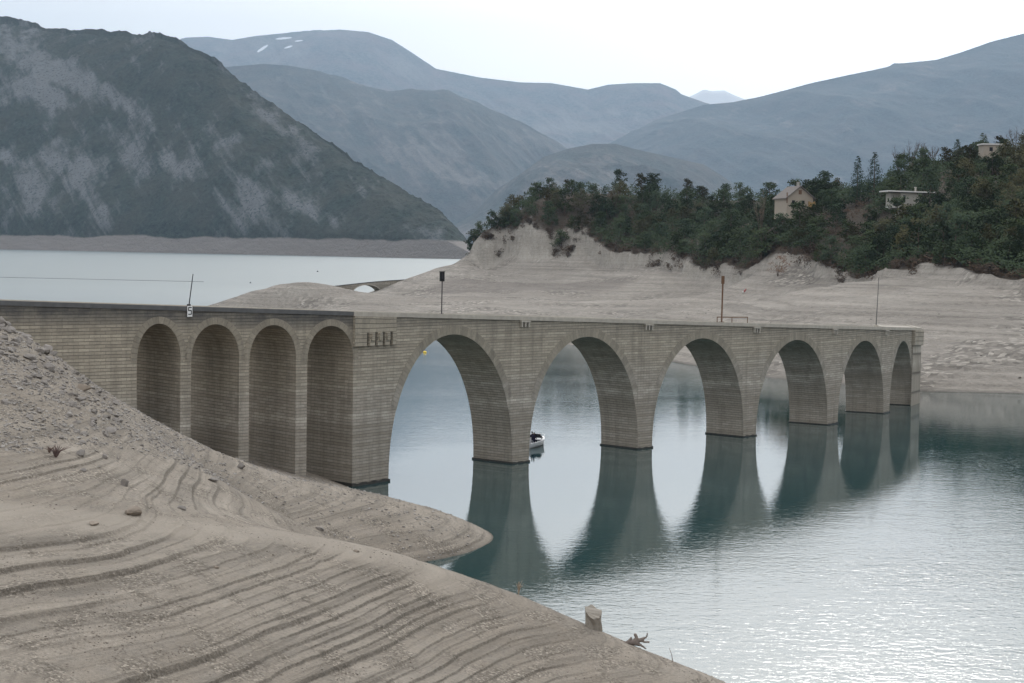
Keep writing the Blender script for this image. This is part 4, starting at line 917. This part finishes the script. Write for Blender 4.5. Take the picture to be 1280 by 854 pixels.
# ------------------------------------------------------------------ shore finds
M_drift = rockmat('bleached_wood', (.17, .14, .12))
def skin(name, verts, edges, radii, mat, parent=None, sub=1):
    me = bpy.data.meshes.new(name); me.from_pydata([tuple(v) for v in verts], edges, []); o = mesh_obj(name, me, mat, parent)
    mod = o.modifiers.new('skin', 'SKIN')
    for i, r in enumerate(radii): me.skin_vertices[0].data[i].radius = (r, r) if not hasattr(r, '__len__') else r
    me.skin_vertices[0].data[0].use_root = True
    s2_ = o.modifiers.new('sub', 'SUBSURF'); s2_.levels = sub; s2_.render_levels = sub
    for p in me.polygons: p.use_smooth = True
    mod.use_smooth_shade = True
    return o
g0 = ground_hit(741, 781); k = g0[1]/F
bm = bmesh.new(); bmesh.ops.create_cone(bm, cap_ends=True, segments=14, radius1=.50, radius2=.44, depth=1.0)
bmesh.ops.subdivide_edges(bm, edges=bm.edges[:], cuts=3, use_grid_fill=True)
for v in bm.verts:
    a = math.atan2(v.co.y, v.co.x); t = (v.co.z+.5); f = 1+.10*math.sin(a*3+1)+.06*math.sin(a*5)+(.18*max(0, t-.6)*2.2); v.co.x *= f*.5/.5; v.co.y *= f
    v.co.z = t*1.42-.25+(.16*math.sin(a-.3) if t > .7 else 0)-(.12*math.exp(-((a+1.3)/.5)**2) if t > .9 else 0); v.co.x += .05*t
for v in bm.verts:
    q = Vector((v.co.x*2.1, v.co.y*2.1, v.co.z*1.5)); a = math.atan2(v.co.y, v.co.x); k_ = 1+.16*math.sin(q.z*3.1+a*2)+.07*math.sin(a*7+q.z*5); up = max(0, v.co.z-.7)
    v.co.x = v.co.x*k_*(.78+.30*up)-.10*up; v.co.y *= k_*(.8+.2*up); v.co.z += .05*math.sin(a*5)*(v.co.z > .6)+.10*math.cos(a-2.6)*(v.co.z > .9); v.co.z *= .92
me = bpy.data.meshes.new('tree_stump'); bm.to_mesh(me); bm.free(); o = mesh_obj('tree_stump', me, rockmat('bleached_stump', (.27, .24, .20))); o.location = (g0[0], g0[1], g0[2]-.2); o.scale = (.95, .95, .95)
tag(o, 'weathered grey tree stump standing at the rim of the near bank', 'stump')
g1 = ground_hit(793, 797); g1 = np.array([g1[0], g1[1], g1[2]])
V = [(0, 0, .18), (-.35, 0, .14), (-.75, .05, .06), (-1.3, .1, .05), (.1, 0, .38), (0, .05, .6), (.32, 0, .3), (.6, .05, .42), (.3, -.1, .05), (.55, -.15, -.12), (-.12, .02, .42), (.45, 0, .18), (.75, .1, .16), (.62, .03, .62)]
E_ = [(0, 1), (1, 2), (2, 3), (0, 4), (4, 5), (0, 6), (6, 7), (0, 8), (8, 9), (1, 10), (6, 11), (11, 12), (7, 13)]
o = skin('driftwood_root', V, E_, [.16, .1, .05, .03, .12, .07, .09, .04, .06, .03, .06, .05, .05, .03], M_drift); o.location = g1; o.rotation_euler = (0, 0, .1); tag(o, 'gnarled driftwood root lying on the rim near the stump', 'driftwood')
def twigs(px, py, hpx, name, label, n, mat, lean=0., spread=.5):
    g = ground_hit(px, py)
    if g is None: return
    k = g[1]/F; h = hpx*k; m_ = MB()
    for _ in range(n):
        a = random.uniform(0, 6.28); r = random.uniform(.1, spread)*h if n > 1 else 0
        m_.tube([(0, 0, -.05), (math.cos(a)*r*.3+lean*h*.3, math.sin(a)*r*.3, h*.5), (math.cos(a)*r+lean*h, math.sin(a)*r, h*random.uniform(.6, 1) if n > 1 else h)], [.022, .014, .008], 5)
    o = m_.build(name, mat); o.location = g; tag(o, label, name.replace('_', ' '))
M_twig = simple('dry_stalk', (.16, .11, .085), .9, .3, 4.); M_twigp = simple('straw_stalk', (.34, .27, .2), .9, .2, 4.)
twigs(841, 820, 18, 'bare_stick', 'thin bare stick sprouting from the rim of the near bank', 1, M_twig, -.28)
twigs(648, 733, 17, 'dry_plant', 'pale dry plant on the rim in front of the dark water', 14, M_twigp, .1, .35)
twigs(70, 572, 15, 'dry_shrub', 'small reddish leafless shrub on the slope below the rubble', 46, simple('red_twigs', (.13, .09, .08), .9, .3, 4.), 0, 1.3)
twigs(62, 566, 9, 'dead_twigs', 'low tuft of dead twigs left of the reddish shrub', 18, M_twig, 0, 1.2)
# ------------------------------------------------------------------ boat with two people, behind the first free pier
M_hull = simple('white_gelcoat', (.72, .72, .72), .3, .04, 2.); M_glass = simple('tinted_windscreen', (.03, .035, .04), .1, .1); M_jack = simple('dark_blue_jacket', (.015, .014, .03), .9, .3, 5.); M_skin = simple('skin', (.45, .3, .23), .6, .08, 5.); M_stripe = simple('grey_stripe', (.25, .27, .30), .4, .1); M_int = simple('boat_interior', (.45, .45, .46), .6, .1); M_hair = simple('dark_hair', (.03, .022, .018), .9, .2)
def boat():
    bow = Q(679.5, 556, 206.); ang = math.radians(64); e = empty('motor_boat', (bow[0]-math.cos(ang)*2.6, bow[1]-math.sin(ang)*2.6, 0), ang); tag(e, 'small white motor boat with a windscreen emerging from behind a pier', 'boat')
    L_ = 5.2; st = []
    for i in range(17):
        t = i/16; x = -2.6+L_*t; w_ = 1.0*(1-max(0, (t-.45)/.55)**2.2)*(.9+.1*min(1, t*4)); gz = .62+.38*t**2; kz = -.25+.30*max(0, t-.6)**1.4*3
        st.append([(x, -w_, gz), (x, -w_*.93, gz-.2), (x, -w_*.75, .05+.25*t), (x, 0, kz), (x, w_*.75, .05+.25*t), (x, w_*.93, gz-.2), (x, w_, gz)])
    m_ = MB()
    for i in range(16):
        for j in range(6): m_.face([st[i][j], st[i][j+1], st[i+1][j+1], st[i+1][j]])
    m_.face(st[0]); m_.build('hull', M_hull, e, weld=True, smooth=True)
    m_ = MB()
    for i in range(16):
        a, b_ = st[i], st[i+1]; z0 = .012
        if i >= 9: m_.face([(a[0][0], a[0][1], a[0][2]+z0), (b_[0][0], b_[0][1], b_[0][2]+z0), (b_[6][0], b_[6][1], b_[6][2]+z0), (a[6][0], a[6][1], a[6][2]+z0)])
        else:
            for k0, k1 in ((0, 1), (6, -1)):
                m_.face([(a[k0][0], a[k0][1], a[k0][2]+z0), (b_[k0][0], b_[k0][1], b_[k0][2]+z0), (b_[k0][0], b_[k0][1]*.8, b_[k0][2]+z0), (a[k0][0], a[k0][1]*.8, a[k0][2]+z0)])
    m_.build('foredeck', M_hull, e)
    m_ = MB(); m_.box(-.9, 0, .3, 3.1, 1.5, .06); m_.build('cockpit_floor', M_int, e)
    for x_ in (-1.6, -.3):
        m_ = MB(); m_.box(x_, .35, .52, .5, .5, .38); m_.box(x_-.28, .35, .85, .08, .5, .5); m_.build('seat', M_int, e)
    m_ = MB(); m_.hexa([(1.0, -.62, .9), (1.0, .62, .9), (.62, .55, 1.42), (.62, -.55, 1.42)], [(1.05, -.62, .9), (1.05, .62, .9), (.67, .55, 1.42), (.67, -.55, 1.42)])
    for sg in (-1, 1): m_.face([(1.0, sg*.62, .9), (.2, sg*.8, .86), (.3, sg*.72, 1.25), (.62, sg*.55, 1.42)])
    ws = m_.build('windscreen', M_glass, e); m_ = MB(); m_.tube([(.3, -.72, 1.26), (.62, -.55, 1.43), (.62, .55, 1.43), (.3, .72, 1.26)], .025, 6); m_.build('frame', M_hull, ws)
    m_ = MB(); m_.tube([(1., -.72, .92), (1.8, -.5, 1.22), (2.5, 0, 1.3), (1.8, .5, 1.22), (1., .72, .92)], .02, 6); m_.build('bow_rail', M_white, e)
    m_ = MB(); m_.box(-2.85, 0, .75, .4, .4, .5); m_.box(-2.85, 0, .2, .2, .15, .9); m_.build('outboard_motor', M_black, e)
    return e
bt = boat()
def person(loc, rz, label, lean=0.):
    # seated figure, origin under the seat
    V = [(0, 0, .10), (0, 0, .35), (.02+lean, 0, .56), (.03+lean, 0, .68), (.05+lean, 0, .84),
         (.02, .12, .08), (.44, .13, .10), (.47, .13, -.30), (.60, .13, -.34), (.02, -.12, .08), (.44, -.13, .10), (.47, -.13, -.30), (.60, -.13, -.34),
         (.02+lean, .20, .54), (.08+lean, .27, .30), (.34+lean, .20, .26), (.02+lean, -.20, .54), (.08+lean, -.27, .30), (.34+lean, -.20, .26)]
    E_ = [(0, 1), (1, 2), (2, 3), (3, 4), (0, 5), (5, 6), (6, 7), (7, 8), (0, 9), (9, 10), (10, 11), (11, 12), (2, 13), (13, 14), (14, 15), (2, 16), (16, 17), (17, 18)]
    R_ = [.16, .15, .15, .065, .06, .10, .075, .055, .045, .10, .075, .055, .045, .075, .055, .04, .075, .055, .04]
    e = skin('person', V, E_, R_, M_jack, None, 2); e.location = loc; e.rotation_euler = (0, 0, rz); tag(e, label, 'person')
    for nm, mt, c_, s_ in (('head', M_skin, (.055+lean, 0, .88), (.095, .078, .12)), ('hair', M_hair, (.035+lean, 0, .915), (.10, .085, .105))):
        bm = bmesh.new(); bmesh.ops.create_icosphere(bm, subdivisions=3, radius=1)
        for v in bm.verts:
            if nm == 'head' and v.co.x > .8 and abs(v.co.y) < .25 and -.35 < v.co.z < .1: v.co.x += .2
        me = bpy.data.meshes.new(nm); bm.to_mesh(me); bm.free(); h_ = mesh_obj(nm, me, mt, e); h_.location = c_; h_.scale = s_
    return e
M0 = Matrix.Translation(bt.location) @ Matrix.Rotation(bt.rotation_euler.z, 4, 'Z')
person(M0 @ Vector((.0, .3, .72)), bt.rotation_euler.z, 'person in a dark jacket seated at the windscreen of the boat')
person(M0 @ Vector((-.65, -.25, .70)), bt.rotation_euler.z, 'person in a dark jacket seated behind in the boat, nearer the pier', .04)
# ------------------------------------------------------------------ buoys and boom
def buoy(px, py, r, mat, label, cat='buoy'):
    c = P(px, py, 0); m_ = MB(); m_.tube([(0, 0, -r*.5), (0, 0, -r*.2), (0, 0, r*.4), (0, 0, r*.8), (0, 0, r)], [r*.5, r*.95, r, r*.6, r*.2], 12)
    e = empty('buoy', c); tag(e, label, cat); m_.build('float', mat, e); m_ = MB(); m_.tube([(0, 0, r), (0, 0, r*1.8)], r*.12, 6); m_.build('staff', M_dark, e)
M_by = simple('yellow_plastic', (.75, .55, .08), .5, .1); M_rd = simple('red_plastic', (.3, .08, .07), .5, .1)
buoy(531, 441, .42, M_by, 'small yellow buoy seen through the first big arch'); buoy(397, 340, .8, M_dark, 'dark buoy far out on the open lake'); 
buoy(313, 354, .5, M_dark, 'tiny dark buoy near the tip of the sandy spit')
q = head_hit(932, 366)
if q is not None:
    e = empty('red_buoy', q, .4); tag(e, 'red and white mooring buoy stranded on the sandy beach', 'buoy'); m_ = MB(); m_.tube([(-.8, 0, .2), (-.2, 0, .7), (.2, 0, 1.2)], [.3, .28, .14], 8); m_.build('float', M_rd, e); m_ = MB(); m_.tube([(-1.1, 0, .2), (-.8, 0, .25)], [.2, .3], 8); m_.build('cone', M_white, e)
A = P(-60, 345.5, 0); B = P(255, 352.5, 0); m_ = MB(); n_ = 220
fl = MB()
for i in range(n_):
    a = A+(B-A)*i/n_; b_ = A+(B-A)*(i+.82)/n_; fl.tube([tuple(a+[0, 0, .05]), tuple(b_+[0, 0, .05])], .14, 6)
o = fl.build('floating_boom', M_dark); tag(o, 'long thin floating boom of dark floats across the open lake', 'boom')
# ------------------------------------------------------------------ haze, sky, sun, camera
me = bpy.data.meshes.new('haze'); bm = bmesh.new(); bmesh.ops.create_cube(bm, size=1., matrix=Matrix.Translation((0, 13200, 1745)) @ Matrix.Diagonal((36000, 29000, 3510, 1))); bm.to_mesh(me); bm.free()
hm = bpy.data.materials.new('haze'); hm.use_nodes = True; nt = hm.node_tree
for q in list(nt.nodes): nt.nodes.remove(q)
out = nt.nodes.new('ShaderNodeOutputMaterial'); pv = nt.nodes.new('ShaderNodeVolumePrincipled'); nt.links.new(pv.outputs[0], out.inputs['Volume'])
pv.inputs['Density'].default_value = HAZE = 3.7e-5; pv.inputs['Color'].default_value = (.56, .76, 1., 1); pv.inputs['Anisotropy'].default_value = .2
hz = mesh_obj('haze', me, hm); hz['kind'] = 'stuff'; tag(hz, 'thin pale blue haze filling the valley air', 'haze')
wd = bpy.data.worlds.new('World'); S.world = wd; wd.use_nodes = True; nt = wd.node_tree; n = N(nt); bg = nt.nodes['Background']
SUN_AZ, SUN_EL = math.radians(11), math.radians(24)
sky = n('TexSky', _sky_type='NISHITA', _sun_disc=False, _sun_elevation=SUN_EL, _sun_rotation=SUN_AZ)
tc = n('TexCoord').outputs['Generated']; sd = (math.sin(SUN_AZ)*math.cos(SUN_EL), math.cos(SUN_AZ)*math.cos(SUN_EL), math.sin(SUN_EL))
dt = n('VectorMath', _operation='DOT_PRODUCT', i0=tc, i1=sd).outputs['Value']; dt = n.math('MAXIMUM', dt, 0.)
g1_ = n.math('MULTIPLY', n.math('POWER', dt, 7.), 1.5); g2_ = n.math('MULTIPLY', n.math('POWER', dt, 40.), 3.2)
x, y, z = n.xyz(tc)
cl = n.noise(tc, 2.2, 5, .55, .4); cloud = n.math('MULTIPLY', n.math('ADD', .74, n.math('MULTIPLY', cl, .30)), n.math('ADD', 1., n.math('MULTIPLY', n.math('MAXIMUM', z, 0.), 1.5)))
lum = n.math('ADD', cloud, n.math('ADD', g1_, g2_))
pal = n.mix(n.math('MULTIPLY', g1_, .8, None, True), (.97, .98, 1.005), (1.0, .985, .95))
over = n('VectorMath', _operation='SCALE', i0=pal); nt.links.new(lum, over.inputs['Scale'])
STR = .1
o2 = n('VectorMath', _operation='SCALE', i0=over.outputs[0]); o2.inputs['Scale'].default_value = .80/STR
sk = n.mix(.88, sky.outputs[0], o2.outputs[0]); nt.links.new(sk, bg.inputs[0]); bg.inputs[1].default_value = STR
sun = bpy.data.lights.new('sun', 'SUN'); sun.energy = .7; sun.angle = math.radians(14); sun.color = (1, .96, .9); so = bpy.data.objects.new('sun', sun); COL.objects.link(so)
so.rotation_euler = Vector(sd).to_track_quat('Z', 'Y').to_euler()
cam = bpy.data.cameras.new('camera'); co_ = bpy.data.objects.new('camera', cam); COL.objects.link(co_); S.camera = co_
Mx = Matrix(((RR[0], UU[0], -FW[0], 0), (RR[1], UU[1], -FW[1], 0), (RR[2], UU[2], -FW[2], HC), (0, 0, 0, 1))); co_.matrix_world = Mx
cam.sensor_width = 36; cam.lens = F/1280*36; cam.clip_start = .5; cam.clip_end = 40000
S.view_settings.view_transform = 'Standard'; S.view_settings.look = 'None'; S.view_settings.exposure = .1; S.view_settings.gamma = 1
